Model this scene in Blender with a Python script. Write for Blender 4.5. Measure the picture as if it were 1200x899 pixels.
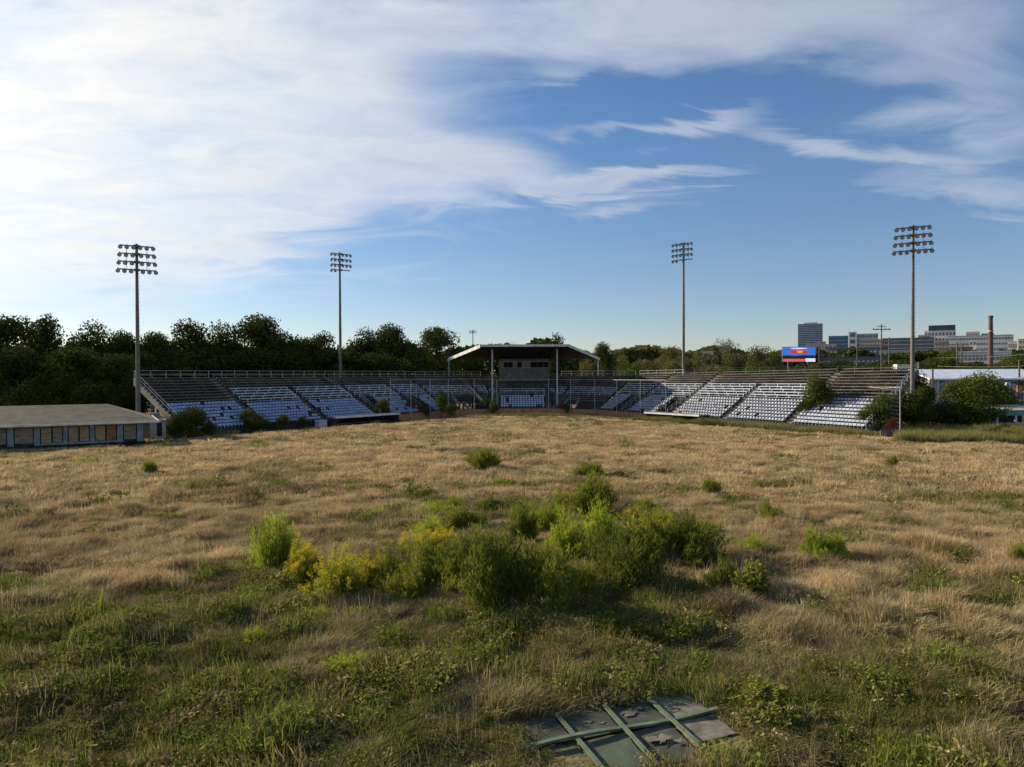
import bpy, math, random
import numpy as np
from mathutils import Vector, Matrix
R = math.radians
SC = bpy.context.scene
for o in list(bpy.data.objects): bpy.data.objects.remove(o)
COL = SC.collection
random.seed(7)
rng = np.random.default_rng(11)

# ------------------------------------------------------------------ camera, sky, sun, exposure
CAM_H, F = 8.0, 833.0
cam = bpy.data.cameras.new('camera'); camo = bpy.data.objects.new('camera', cam); COL.objects.link(camo)
cam.sensor_width = 36.0; cam.lens = F/1200*36; cam.clip_end = 30000; cam.clip_start = 0.1
CR = Matrix.Rotation(R(90-0.79), 3, 'X') @ Matrix.Rotation(R(-0.2), 3, 'Z')
camo.matrix_world = Matrix.Translation((0, 0, CAM_H)) @ CR.to_4x4()
SC.camera = camo

SUN_AZ, SUN_EL = 62.0, 23.0          # degrees to the left of +Y, above the horizon
SDIR = Vector((-math.sin(R(SUN_AZ))*math.cos(R(SUN_EL)), math.cos(R(SUN_AZ))*math.cos(R(SUN_EL)), math.sin(R(SUN_EL))))
sl = bpy.data.lights.new('sun', 'SUN'); sl.energy = 4.6; sl.angle = R(0.6); sl.color = (1.0, 0.88, 0.70)
so = bpy.data.objects.new('sun', sl); COL.objects.link(so); so.rotation_euler = SDIR.to_track_quat('Z', 'Y').to_euler()
so.location = (-60, 30, 60)
SC.view_settings.view_transform = 'Standard'; SC.view_settings.look = 'None'
SC.view_settings.exposure = 0.6; SC.view_settings.gamma = 1.0; SC.view_settings.use_curve_mapping = False

def at(px, py, Y):
    v = CR @ Vector(((px-600)/F, (449.5-py)/F, -1.0)); v *= Y/v.y
    return Vector((v.x, v.y, v.z+CAM_H))
def ground(px, py, z=0.0):
    v = CR @ Vector(((px-600)/F, (449.5-py)/F, -1.0)); v *= (z-CAM_H)/v.z
    return Vector((v.x, v.y, z))

def build_world():
    w = bpy.data.worlds.new('World'); SC.world = w; w.use_nodes = True
    nt = w.node_tree; nt.nodes.clear(); N = nt.nodes.new; L = nt.links.new
    def math_(op, a, b=None, c=None, clamp=False):
        n = N('ShaderNodeMath'); n.operation = op; n.use_clamp = clamp
        for i, v in enumerate((a, b, c)):
            if v is None: continue
            if isinstance(v, (int, float)): n.inputs[i].default_value = v
            else: L(v, n.inputs[i])
        return n.outputs[0]
    tc = N('ShaderNodeTexCoord'); sep = N('ShaderNodeSeparateXYZ'); L(tc.outputs['Generated'], sep.inputs[0])
    X, Y, Z = sep.outputs
    sky = N('ShaderNodeTexSky'); sky.sky_type = 'NISHITA'; sky.sun_disc = False
    sky.sun_elevation = R(SUN_EL); sky.sun_rotation = R(-SUN_AZ); sky.altitude = 0
    sky.air_density = 0.8; sky.dust_density = 0.25; sky.ozone_density = 2.6
    az = math_('ARCTAN2', X, Y); el = math_('ARCSINE', Z)
    # cirrus lies on a high flat layer: texture coordinates on that layer
    zz = math_('ADD', math_('MAXIMUM', Z, 0.0), 0.16)
    cu = math_('DIVIDE', X, zz); cv = math_('DIVIDE', Y, zz)
    comb = N('ShaderNodeCombineXYZ'); L(cu, comb.inputs[0]); L(cv, comb.inputs[1])
    def noise(scale, rot, sx, sy, detail, rough, dist, off=(0, 0, 0)):
        m = N('ShaderNodeMapping'); m.inputs['Rotation'].default_value = (0, 0, R(rot)); m.inputs['Scale'].default_value = (sx, sy, 1)
        m.inputs['Location'].default_value = off
        L(comb.outputs[0], m.inputs[0]); n = N('ShaderNodeTexNoise'); L(m.outputs[0], n.inputs['Vector'])
        n.inputs['Scale'].default_value = scale; n.inputs['Detail'].default_value = detail
        n.inputs['Roughness'].default_value = rough; n.inputs['Distortion'].default_value = dist
        return n.outputs[0]
    n1 = noise(1.0, 20, 0.9, 1.3, 7, 0.52, 0.7)
    n2 = noise(2.1, -12, 0.75, 1.5, 8, 0.55, 0.9, (3, 1, 0))
    n3 = noise(0.7, 35, 1.0, 1.0, 4, 0.5, 0.5, (7, 2, 0))
    # warp of the placement so that the masks have torn edges
    azw = math_('ADD', az, math_('MULTIPLY', math_('SUBTRACT', n1, 0.5), 0.30))
    elw = math_('ADD', el, math_('MULTIPLY', math_('SUBTRACT', n2, 0.5), 0.12))
    def blob(px, py, rx, ry, ang, w_, pw=1.0):
        a0 = math.atan((px-600)/F); e0 = math.atan((438-py)/F*math.cos(a0))
        rx /= F; ry /= F; c, s = math.cos(R(ang)), math.sin(R(ang))
        dx = math_('SUBTRACT', azw, a0); dy = math_('SUBTRACT', elw, e0)
        u = math_('ADD', math_('MULTIPLY', dx, c/rx), math_('MULTIPLY', dy, s/rx))
        v = math_('ADD', math_('MULTIPLY', dx, -s/ry), math_('MULTIPLY', dy, c/ry))
        d = math_('ADD', math_('MULTIPLY', u, u), math_('MULTIPLY', v, v))
        if pw != 1.0: d = math_('POWER', d, pw)
        return math_('MULTIPLY', math_('EXPONENT', math_('MULTIPLY', d, -1.0)), w_)
    blobs = [(-60, 70, 330, 170, 0, 1.6), (240, 85, 200, 95, -8, 1.0), (160, 215, 220, 34, -4, .7), (400, 165, 130, 30, -22, .8), (560, 192, 160, 24, -8, 1.0), (745, 212, 130, 11, 5, .95),
             (560, 20, 260, 40, 0, .62), (840, 22, 310, 38, -3, .8), (1080, 62, 180, 48, -12, .7), (1160, 135, 110, 30, -22, .5), (990, 172, 150, 10, -13, .9), (790, 148, 130, 8, 2, .7), (1150, 225, 110, 18, -18, .7),
             (40, 272, 130, 16, 0, .9), (220, 286, 90, 7, -3, .6), (740, 248, 90, 8, 4, .5), (-400, 200, 300, 220, 0, 1.2), (640, 90, 60, 12, 0, .4),
             (520, 112, 120, 34, -10, .18), (700, 120, 160, 26, -6, .10), (820, 190, 260, 14, 0, -.2), (780, 118, 240, 20, -4, -.2)]
    tot = None
    for b in blobs:
        m = blob(*b); tot = m if tot is None else math_('ADD', tot, m)
    # everywhere else in the sky (seen from other directions) a loose field of cirrus
    back = math_('MULTIPLY', math_('GREATER_THAN', math_('ABSOLUTE', az), 1.3), 0.45)
    tot = math_('ADD', tot, back)
    nn = math_('ADD', math_('MULTIPLY', math_('SUBTRACT', n1, 0.5), 0.8), math_('MULTIPLY', math_('SUBTRACT', n2, 0.5), 1.1))
    dens = math_('ADD', tot, nn)
    mr = N('ShaderNodeMapRange'); mr.interpolation_type = 'SMOOTHSTEP'; L(dens, mr.inputs['Value'])
    mr.inputs['From Min'].default_value = 0.10; mr.inputs['From Max'].default_value = 1.0
    mr.inputs['To Max'].default_value = 0.93
    # thin gauze
    veil = math_('MULTIPLY', math_('MULTIPLY', n3, n2), 0.16)
    n4 = noise(5.0, -20, 0.8, 1.4, 8, 0.6, 0.6, (1, 5, 0))
    mott = math_('SUBTRACT', 1.0, math_('MULTIPLY', math_('MAXIMUM', math_('SUBTRACT', math_('ADD', math_('MULTIPLY', n2, .6), math_('MULTIPLY', n4, .4)), .44), 0.0), 1.9))
    dn = math_('MAXIMUM', math_('MULTIPLY', mr.outputs[0], math_('MAXIMUM', mott, .35)), veil)
    hz = N('ShaderNodeMapRange'); L(el, hz.inputs['Value']); hz.inputs['From Min'].default_value = 0.03; hz.inputs['From Max'].default_value = 0.14
    dn = math_('MULTIPLY', dn, hz.outputs[0])
    dot = N('ShaderNodeVectorMath'); dot.operation = 'DOT_PRODUCT'; L(tc.outputs['Generated'], dot.inputs[0]); dot.inputs[1].default_value = SDIR
    g = math_('POWER', math_('MAXIMUM', dot.outputs['Value'], 0.0), 3.0)
    inner = math_('ADD', math_('MULTIPLY', math_('SUBTRACT', n2, .5), .35), 1.0)
    lum = math_('MULTIPLY', math_('ADD', math_('MULTIPLY', g, 6.5), 5.9), inner)
    cc = N('ShaderNodeMix'); cc.data_type = 'RGBA'; L(math_('MULTIPLY', g, 1.6, clamp=True), cc.inputs['Factor'])
    cc.inputs['A'].default_value = (.80, .91, 1.12, 1); cc.inputs['B'].default_value = (1.0, .99, .95, 1)
    cm = N('ShaderNodeVectorMath'); cm.operation = 'SCALE'; L(cc.outputs['Result'], cm.inputs[0]); L(lum, cm.inputs['Scale'])
    tint = N('ShaderNodeMix'); tint.data_type = 'RGBA'; tint.blend_type = 'MULTIPLY'; tint.inputs['Factor'].default_value = 1.0
    L(sky.outputs[0], tint.inputs['A']); tr = N('ShaderNodeMix'); tr.data_type = 'RGBA'; mz = N('ShaderNodeMapRange'); L(Z, mz.inputs['Value']); mz.inputs['From Min'].default_value = 0.02; mz.inputs['From Max'].default_value = 0.32; L(mz.outputs[0], tr.inputs['Factor']); tr.inputs['A'].default_value = (1.16, 1.05, 1.0, 1); tr.inputs['B'].default_value = (0.92, 1.16, 1.32, 1); L(tr.outputs['Result'], tint.inputs['B'])
    mix = N('ShaderNodeMix'); mix.data_type = 'RGBA'; L(dn, mix.inputs['Factor']); L(tint.outputs['Result'], mix.inputs['A']); L(cm.outputs[0], mix.inputs['B'])
    bg = N('ShaderNodeBackground'); bg.inputs['Strength'].default_value = 0.068; L(mix.outputs['Result'], bg.inputs['Color'])
    out = N('ShaderNodeOutputWorld'); L(bg.outputs[0], out.inputs['Surface'])
build_world()

# ------------------------------------------------------------------ materials
def mat(name, col, rough=0.8, var=0.25, scale=3.0, spec=0.3, metal=0.0, col2=None, bump=0.0, stretch=(1, 1, 1)):
    m = bpy.data.materials.new(name); m.use_nodes = True; nt = m.node_tree; b = nt.nodes['Principled BSDF']
    b.inputs['Roughness'].default_value = rough; b.inputs['Metallic'].default_value = metal; b.inputs['Specular IOR Level'].default_value = spec
    N = nt.nodes.new; tc = N('ShaderNodeTexCoord'); mp = N('ShaderNodeMapping'); mp.inputs['Scale'].default_value = stretch
    n = N('ShaderNodeTexNoise'); n.inputs['Scale'].default_value = scale
    n.inputs['Detail'].default_value = 6; n.inputs['Roughness'].default_value = .65
    nt.links.new(tc.outputs['Object'], mp.inputs[0]); nt.links.new(mp.outputs[0], n.inputs['Vector'])
    cr = N('ShaderNodeValToRGB'); nt.links.new(n.outputs[0], cr.inputs[0])
    c2 = col2 if col2 else tuple(c*(1-var*1.6) for c in col)
    c1 = col if col2 else tuple(min(1, c*(1+var)) for c in col)
    cr.color_ramp.elements[0].position = .33; cr.color_ramp.elements[0].color = (*c2, 1)
    cr.color_ramp.elements[1].position = .66; cr.color_ramp.elements[1].color = (*c1, 1)
    nt.links.new(cr.outputs[0], b.inputs['Base Color'])
    if bump:
        bp = N('ShaderNodeBump'); bp.inputs['Strength'].default_value = bump; bp.inputs['Distance'].default_value = .05
        nt.links.new(n.outputs[0], bp.inputs['Height']); nt.links.new(bp.outputs[0], b.inputs['Normal'])
    return m
def leafmat(name, c1, c2, trans=0.3, inst=False, attr=None, scale=9.0, rnd=0.25):
    m = bpy.data.materials.new(name); m.use_nodes = True; nt = m.node_tree; nt.nodes.clear(); N = nt.nodes.new; L = nt.links.new
    out = N('ShaderNodeOutputMaterial'); d = N('ShaderNodeBsdfDiffuse'); t = N('ShaderNodeBsdfTranslucent'); mx = N('ShaderNodeMixShader')
    mx.inputs[0].default_value = trans; L(d.outputs[0], mx.inputs[1]); L(t.outputs[0], mx.inputs[2]); L(mx.outputs[0], out.inputs[0])
    if inst:
        a = N('ShaderNodeAttribute'); a.attribute_type = 'INSTANCER'; a.attribute_name = 'gcol'
        geo = N('ShaderNodeNewGeometry')
        mr = N('ShaderNodeMapRange'); L(geo.outputs['Random Per Island'], mr.inputs[0]); mr.inputs['To Min'].default_value = 0.6; mr.inputs['To Max'].default_value = 1.4
        v = N('ShaderNodeVectorMath'); v.operation = 'SCALE'; L(a.outputs['Color'], v.inputs[0]); L(mr.outputs[0], v.inputs['Scale'])
        src = v.outputs[0]
    else:
        tc = N('ShaderNodeTexCoord'); n = N('ShaderNodeTexNoise'); n.inputs['Scale'].default_value = scale; n.inputs['Detail'].default_value = 3
        L(tc.outputs['Object'], n.inputs['Vector'])
        geo = N('ShaderNodeNewGeometry'); ad = N('ShaderNodeMath'); ad.operation = 'MULTIPLY_ADD'
        L(geo.outputs['Random Per Island'], ad.inputs[0]); ad.inputs[1].default_value = 0.5; L(n.outputs[0], ad.inputs[2])
        oi = N('ShaderNodeObjectInfo'); ad2 = N('ShaderNodeMath'); ad2.operation = 'MULTIPLY_ADD'; L(oi.outputs['Random'], ad2.inputs[0]); ad2.inputs[1].default_value = rnd; L(ad.outputs[0], ad2.inputs[2])
        cr = N('ShaderNodeValToRGB'); L(ad2.outputs[0], cr.inputs[0])
        cr.color_ramp.elements[0].position = .45; cr.color_ramp.elements[0].color = (*c1, 1)
        cr.color_ramp.elements[1].position = 1.15 if False else 1.0; cr.color_ramp.elements[1].color = (*c2, 1)
        src = cr.outputs[0]
    L(src, d.inputs[0]); L(src, t.inputs[0])
    return m
M = {}
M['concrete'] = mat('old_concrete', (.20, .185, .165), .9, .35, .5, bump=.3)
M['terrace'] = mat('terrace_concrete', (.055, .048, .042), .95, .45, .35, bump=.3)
M['plank_brown'] = mat('weathered_plank', (.33, .29, .24), .85, .3, .6, stretch=(1, 1, 1))
M['plank_pale'] = mat('pale_bench_paint', (.52, .56, .62), .6, .2, .8)
M['seat_shaded'] = mat('shaded_blue_seat', (.44, .56, .78), .55, .15, .25, col2=(.28, .35, .48))  # same light blue seat, bluer colour stands in for the shade
M['seat_sunlit'] = mat('sunlit_pale_seat', (.52, .55, .61), .55, .22, .25, col2=(.30, .32, .36))  # same light blue seat, with the paleness of sunlight put into its colour
M['rail'] = mat('galvanised_rail', (.42, .42, .42), .5, .2, 2, metal=.4)
M['net'] = mat('backstop_wire', (.20, .20, .20), .7, .2, 2, metal=.3)
M['pole'] = mat('light_pole_steel', (.17, .15, .13), .6, .2, .6, metal=.3)
M['fixture'] = mat('floodlight_housing', (.10, .10, .10), .5, .2, 2, metal=.5)
M['lens'] = mat('floodlight_glass', (.35, .33, .30), .2, .2, 4, spec=.6)
M['brick'] = mat('orange_brick', (.50, .235, .11), .9, .25, 2.0)
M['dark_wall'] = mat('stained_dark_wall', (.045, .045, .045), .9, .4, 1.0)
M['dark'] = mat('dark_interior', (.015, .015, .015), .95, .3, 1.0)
M['roof_metal'] = mat('roof_sheet', (.16, .16, .17), .6, .2, .5)
M['fascia'] = mat('white_fascia', (.66, .63, .57), .6, .2, .8)
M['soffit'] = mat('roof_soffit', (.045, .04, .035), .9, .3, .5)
M['white_col'] = mat('painted_column', (.50, .50, .50), .6, .2, 1)
M['press'] = mat('press_box_wall', (.17, .165, .155), .9, .2, 1)
M['glass'] = mat('dark_glass', (.012, .014, .018), .6, .2, 2, spec=.1)
M['pane_grey'] = mat('papered_pane', (.26, .26, .25), .8, .3, 3)
M['shingle'] = mat('mossy_shingle_roof', (.105, .092, .062), .95, .3, .8, bump=.4)
M['blue_trim'] = mat('pale_blue_paint', (.24, .26, .29), .7, .3, 1.5)
M['ply_tan'] = mat('plywood_tan', (.40, .28, .16), .85, .3, 1.2, stretch=(1, 1, 4))
M['ply_grey'] = mat('plywood_weathered', (.27, .22, .16), .85, .3, 1.2, stretch=(1, 1, 4))
M['ply_rust'] = mat('plywood_rust', (.34, .13, .06), .85, .3, 1.2, stretch=(1, 1, 4))
M['white_wall'] = mat('white_shed_wall', (.55, .60, .66), .7, .2, 1)
M['blue_door'] = mat('blue_door_paint', (.02, .10, .55), .5, .15, 1)
M['gry_wall'] = mat('grey_siding', (.33, .32, .33), .8, .2, .4)
M['white_roof'] = mat('white_metal_roof', (.68, .72, .80), .5, .1, .5)
M['teal'] = mat('teal_paint', (.12, .34, .28), .6, .25, 1)
M['beige'] = mat('beige_boards', (.42, .37, .29), .8, .3, 1)
M['chim'] = mat('chimney_brick', (.12, .085, .07), .95, .3, .3)
M['wood_pole'] = mat('utility_pole_wood', (.15, .12, .09), .95, .3, 1)
M['wire'] = mat('overhead_wire', (.12, .12, .12), .7, .1, 1)
M['bark'] = mat('tree_bark', (.055, .045, .035), .95, .3, 3, bump=.4)
M['panel'] = mat('panel_grey_board', (.10, .105, .08), .9, .3, 1.6, col2=(.035, .04, .03), bump=.2)
M['panel_green'] = mat('panel_green_board', (.12, .15, .09), .9, .3, 1.3, col2=(.055, .075, .045), bump=.2)
M['panel_bare'] = mat('panel_bare_board', (.27, .24, .18), .9, .3, 2.2, col2=(.07, .07, .055), bump=.2)
M['batten'] = mat('green_batten', (.17, .215, .125), .85, .3, 2.5, col2=(.075, .10, .055))

# ------------------------------------------------------------------ mesh builder
class MB:
    def __init__(s): s.v = []; s.f = []
    def quad(s, a, b, c, d):
        i = len(s.v); s.v += [tuple(a), tuple(b), tuple(c), tuple(d)]; s.f.append((i, i+1, i+2, i+3))
    def poly(s, pts):
        i = len(s.v); s.v += [tuple(p) for p in pts]; s.f.append(tuple(range(i, i+len(pts))))
    def hexa(s, p):   # 8 points: bottom 4 ccw, top 4 ccw
        i = len(s.v); s.v += [tuple(q) for q in p]
        for f in ((3, 2, 1, 0), (4, 5, 6, 7), (0, 1, 5, 4), (1, 2, 6, 5), (2, 3, 7, 6), (3, 0, 4, 7)): s.f.append(tuple(i+k for k in f))
        return s
    def box(s, x0, x1, y0, y1, z0, z1):
        return s.hexa([(x0, y0, z0), (x1, y0, z0), (x1, y1, z0), (x0, y1, z0), (x0, y0, z1), (x1, y0, z1), (x1, y1, z1), (x0, y1, z1)])
    def tube(s, p, q, r0, r1=None, n=8, caps=True):
        r1 = r0 if r1 is None else r1; p = Vector(p); q = Vector(q); d = (q-p).normalized()
        a = d.cross(Vector((0, 0, 1)) if abs(d.z) < .9 else Vector((1, 0, 0))).normalized(); b = d.cross(a)
        i = len(s.v)
        for (c, r) in ((p, r0), (q, r1)):
            for k in range(n):
                t = 2*math.pi*k/n; s.v.append(tuple(c+a*(math.cos(t)*r)+b*(math.sin(t)*r)))
        for k in range(n): s.f.append((i+k, i+(k+1) % n, i+n+(k+1) % n, i+n+k))
        if caps: s.f.append(tuple(i+k for k in range(n-1, -1, -1))); s.f.append(tuple(i+n+k for k in range(n)))
        return s
    def slab(s, pts, th):   # polygon extruded down by th
        i = len(s.v); n = len(pts); s.v += [tuple(p) for p in pts]+[(p[0], p[1], p[2]-th) for p in pts]
        s.f.append(tuple(range(i, i+n))); s.f.append(tuple(i+n+k for k in range(n-1, -1, -1)))
        for k in range(n): s.f.append((i+k, i+n+k, i+n+(k+1) % n, i+(k+1) % n))
        return s
    def mesh(s, name, m, smooth=False):
        me = bpy.data.meshes.new(name); me.from_pydata(s.v, [], s.f); me.materials.append(m); me.update()
        if smooth: me.polygons.foreach_set('use_smooth', [True]*len(me.polygons))
        return me
    def build(s, name, m, parent=None, smooth=False, kind=None):
        o = bpy.data.objects.new(name, s.mesh(name, m, smooth)); COL.objects.link(o)
        if parent: o.parent = parent
        if kind: o['kind'] = kind
        return o
def link(name, me, parent=None, loc=(0, 0, 0)):
    o = bpy.data.objects.new(name, me); COL.objects.link(o); o.parent = parent; o.location = loc
    return o
def thing(name, label, cat, loc=(0, 0, 0), rz=0, group=None):
    o = bpy.data.objects.new(name, None); COL.objects.link(o); o.empty_display_size = .3
    o.location = loc; o.rotation_euler = (0, 0, rz); o['label'] = label; o['category'] = cat
    if group: o['group'] = group
    return o
def tag(o, label, cat, group=None, kind=None):
    o['label'] = label; o['category'] = cat
    if group: o['group'] = group
    if kind: o['kind'] = kind
    return o
def npmesh(name, verts, k, m, smooth=False):
    """verts: (n*k,3) array of n separate faces of k corners"""
    n = len(verts)//k; me = bpy.data.meshes.new(name)
    me.vertices.add(len(verts)); me.vertices.foreach_set('co', np.asarray(verts, np.float32).ravel())
    me.loops.add(n*k); me.loops.foreach_set('vertex_index', np.arange(n*k, dtype=np.int32))
    me.polygons.add(n); me.polygons.foreach_set('loop_start', np.arange(0, n*k, k, dtype=np.int32)); me.polygons.foreach_set('loop_total', np.full(n, k, np.int32))
    me.materials.append(m); me.update(calc_edges=True); return me

# ------------------------------------------------------------------ value noise
_tab = np.random.default_rng(5).random((256, 256))
def vnoise(x, y):
    xi = np.floor(x).astype(int); yi = np.floor(y).astype(int); fx = x-xi; fy = y-yi
    fx = fx*fx*(3-2*fx); fy = fy*fy*(3-2*fy); a = _tab[xi % 256, yi % 256]; b = _tab[(xi+1) % 256, yi % 256]
    c = _tab[xi % 256, (yi+1) % 256]; d = _tab[(xi+1) % 256, (yi+1) % 256]
    return (a*(1-fx)+b*fx)*(1-fy)+(c*(1-fx)+d*fx)*fy
def fbm(x, y, s, o=4, seed=0):
    t = 0; a = .5; n = 0
    for k in range(o):
        t = t+a*vnoise(x/s*2**k+seed*17.3+k*5.1, y/s*2**k+seed*9.7+k*3.3); n += a; a *= .55
    return t/n
def sstep(a, b, x): t = np.clip((x-a)/(b-a), 0, 1); return t*t*(3-2*t)
def green_w(x, y):
    x = np.asarray(x, float); y = np.asarray(y, float)
    db = 28.5-9.0*sstep(3, 12, x)-1.5*sstep(-6, -16, x)
    n = fbm(x, y, 7, 4, 1)-.5; n2 = fbm(x, y, 1.6, 3, 2)-.5
    g = sstep(3.0, -4.0, y-db+n*16+n2*5)
    g = g*(0.55+0.45*sstep(-.14, .10, fbm(x, y, 3.2, 3, 8)-.5))
    c = np.exp(-(((x-2.5)/10)**2+((y-35)/11)**2))*.9
    g = np.maximum(g, c*sstep(-.12, .12, n+n2*.6))
    p = sstep(.66, .78, fbm(x, y, 9, 4, 3)+.25*(fbm(x, y, 1.2, 2, 4)-.5))*.7     # scattered green patches
    g = np.maximum(g, p)
    g = np.maximum(g, sstep(.60, .72, fbm(x, y, 2.4, 4, 15))*.75*sstep(75, 30, y))
    px = np.clip(600+x/np.maximum(y, 1)*F, 0, 1200)
    wall = sstep(8, 2, np.abs(y-(94+(46-x)*1.4)+4))*(x > 14)*.9                    # weedy strip at the foot of the right stand
    wall2 = sstep(6, 1, np.abs(y-134))*(x > -14)*(x < 18)*.6
    side = sstep(66, 74, y)*sstep(50, 56, x)*.45
    return np.clip(np.maximum.reduce([g, wall, wall2, side]), 0, 1)
def brown_w(x, y):
    b = sstep(.56, .72, fbm(x, y, 5, 4, 6))*.4
    b = np.maximum(b, np.exp(-(((x+17)/6)**2+((y-48)/3)**2))*.9)
    return b
def hgt(x, y):
    near = sstep(60, 20, y)
    h = (fbm(x, y, 5, 3, 9)-.5)*.18+(fbm(x, y, 1.7, 3, 10)-.5)*(.12+.62*near)
    return h*sstep(170, 120, y)*sstep(95, 75, np.abs(x))*sstep(2, 8, y)-.0
_WP = [(-60, 71), (-43, 94), (-12.5, 135.5), (-3.2, 141), (7.4, 141), (16.5, 136), (46.5, 93.5), (62, 71)]
def wdist(x, y):
    best = np.full(np.shape(x), 1e9)
    for (ax, ay), (bx, by) in zip(_WP[:-1], _WP[1:]):
        L2 = (bx-ax)**2+(by-ay)**2; t = np.clip(((x-ax)*(bx-ax)+(y-ay)*(by-ay))/L2, 0, 1)
        best = np.minimum(best, np.hypot(x-ax-t*(bx-ax), y-ay-t*(by-ay)))
    return best
def pflat(x, y):    # the ground lies flat under the fallen panel
    return 1-np.exp(-(((x-2.7)/3.0)**2+((y-15.7)/1.9)**2)**2)
def gz(x, y):
    x = np.asarray(x, float); y = np.asarray(y, float)
    pf = pflat(x, y); cd = np.abs(-(x+43.4)*.498+(y-84)*.867)+4*np.maximum(0, (x+43.4)*.867+(y-84)*.498-1); dr = .45*sstep(7, 2.5, cd); return -dr+ hgt(x, y)*pf-.12*(1-pf)-.55*sstep(9, 2.5, wdist(x, y))*sstep(75, 92, y)
def gzf(x, y): return float(gz(np.array([x]), np.array([y]))[0])
TAN = np.array([.60, .465, .255]); TAN2 = np.array([.48, .36, .19]); BRN = np.array([.25, .17, .09]); GRN = np.array([.115, .125, .035]); GRN2 = np.array([.235, .205, .075])
def ccol(x, y, r=None):
    g = green_w(x, y)[:, None]; b = brown_w(x, y)[:, None]; k = fbm(x, y, 2.2, 3, 12)[:, None]
    t = TAN*(k)+TAN2*(1-k); gr = GRN*(1-k)+GRN2*k
    c = t*(1-b)+BRN*b
    return c*(1-g)+gr*g

# ------------------------------------------------------------------ ground sheet
def build_ground():
    def axis(lo, hi, step, far):
        a = list(np.arange(lo, hi+1e-6, step)); e = step; x = hi
        while x < far: e *= 1.35; x += e; a.append(x)
        e = step; x = lo; pre = []
        while x > -far: e *= 1.35; x -= e; pre.append(x)
        return np.array(pre[::-1]+a)
    xs = axis(-96, 96, .5, 9000); ys1 = np.arange(6, 60, .3); ys2 = np.arange(60, 160, .6)
    far = [160]; e = .6
    while far[-1] < 9000: e *= 1.35; far.append(far[-1]+e)
    pre = [6]; e = .3
    while pre[-1] > -9000: e *= 1.35; pre.append(pre[-1]-e)
    ys = np.concatenate([np.array(pre[::-1])[:-1], ys1, ys2, np.array(far)])
    Xg, Yg = np.meshgrid(xs, ys); x = Xg.ravel(); y = Yg.ravel(); z = gz(x, y)
    nx, ny = len(xs), len(ys); i = np.arange(nx*ny).reshape(ny, nx)
    q = np.stack([i[:-1, :-1], i[:-1, 1:], i[1:, 1:], i[1:, :-1]], -1).reshape(-1, 4)
    me = bpy.data.meshes.new('ground'); me.vertices.add(len(x)); me.vertices.foreach_set('co', np.stack([x, y, z], 1).astype(np.float32).ravel())
    me.loops.add(q.size); me.loops.foreach_set('vertex_index', q.ravel().astype(np.int32))
    me.polygons.add(len(q)); me.polygons.foreach_set('loop_start', np.arange(0, q.size, 4, dtype=np.int32)); me.polygons.foreach_set('loop_total', np.full(len(q), 4, np.int32))
    me.polygons.foreach_set('use_smooth', np.ones(len(q), bool)); me.update(calc_edges=True)
    ca = me.color_attributes.new('gcol', 'FLOAT_COLOR', 'POINT'); c = ccol(x, y)*.62
    ca.data.foreach_set('color', np.concatenate([c, np.ones((len(c), 1))], 1).astype(np.float32).ravel())
    m = bpy.data.materials.new('field_soil_and_thatch'); m.use_nodes = True; nt = m.node_tree; b = nt.nodes['Principled BSDF']
    b.inputs['Roughness'].default_value = 1; b.inputs['Specular IOR Level'].default_value = 0.0
    a = nt.nodes.new('ShaderNodeAttribute'); a.attribute_name = 'gcol'; n = nt.nodes.new('ShaderNodeTexNoise'); n.inputs['Scale'].default_value = 9; n.inputs['Detail'].default_value = 8
    tc = nt.nodes.new('ShaderNodeTexCoord'); nt.links.new(tc.outputs['Object'], n.inputs['Vector'])
    mr = nt.nodes.new('ShaderNodeMapRange'); nt.links.new(n.outputs[0], mr.inputs[0]); mr.inputs['From Min'].default_value = .3; mr.inputs['From Max'].default_value = .7; mr.inputs['To Min'].default_value = .5; mr.inputs['To Max'].default_value = 1.3
    v = nt.nodes.new('ShaderNodeVectorMath'); v.operation = 'SCALE'; nt.links.new(a.outputs['Color'], v.inputs[0]); nt.links.new(mr.outputs[0], v.inputs['Scale']); nt.links.new(v.outputs[0], b.inputs['Base Color'])
    bp = nt.nodes.new('ShaderNodeBump'); bp.inputs['Strength'].default_value = .8; bp.inputs['Distance'].default_value = .08; nt.links.new(n.outputs[0], bp.inputs['Height']); nt.links.new(bp.outputs[0], b.inputs['Normal'])
    me.materials.append(m); o = bpy.data.objects.new('ground', me); COL.objects.link(o); o['kind'] = 'structure'
build_ground()

# ------------------------------------------------------------------ grandstand
NR, DEP = 18, 14.0
TR = DEP/NR
def seat_template():
    s = MB(); s.box(-.22, .22, -.04, .36, .32, .37)
    s.hexa([(-.22, .36, .37), (.22, .36, .37), (.22, .41, .37), (-.22, .41, .37), (-.22, .46, .62), (.22, .46, .62), (.22, .51, .62), (-.22, .51, .62)])
    s.box(-.04, .04, .15, .25, 0.002, .32)
    return s
for nm in ('seat_shaded', 'seat_sunlit'):
    nt_ = M[nm].node_tree; g_ = nt_.nodes.new('ShaderNodeNewGeometry'); mp_ = [n for n in nt_.nodes if n.type == 'MAPPING'][0]; nt_.links.new(g_.outputs['Position'], mp_.inputs[0]); mp_.inputs['Scale'].default_value = (4, 4, 4)
SEAT_T = seat_template()
SEAT_SHADED = SEAT_T.mesh('seat', M['seat_shaded']); SEAT_SUNLIT = SEAT_T.mesh('seat', M['seat_sunlit'])
sT = np.array(SEAT_T.v); sF = np.array(SEAT_T.f)
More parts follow.
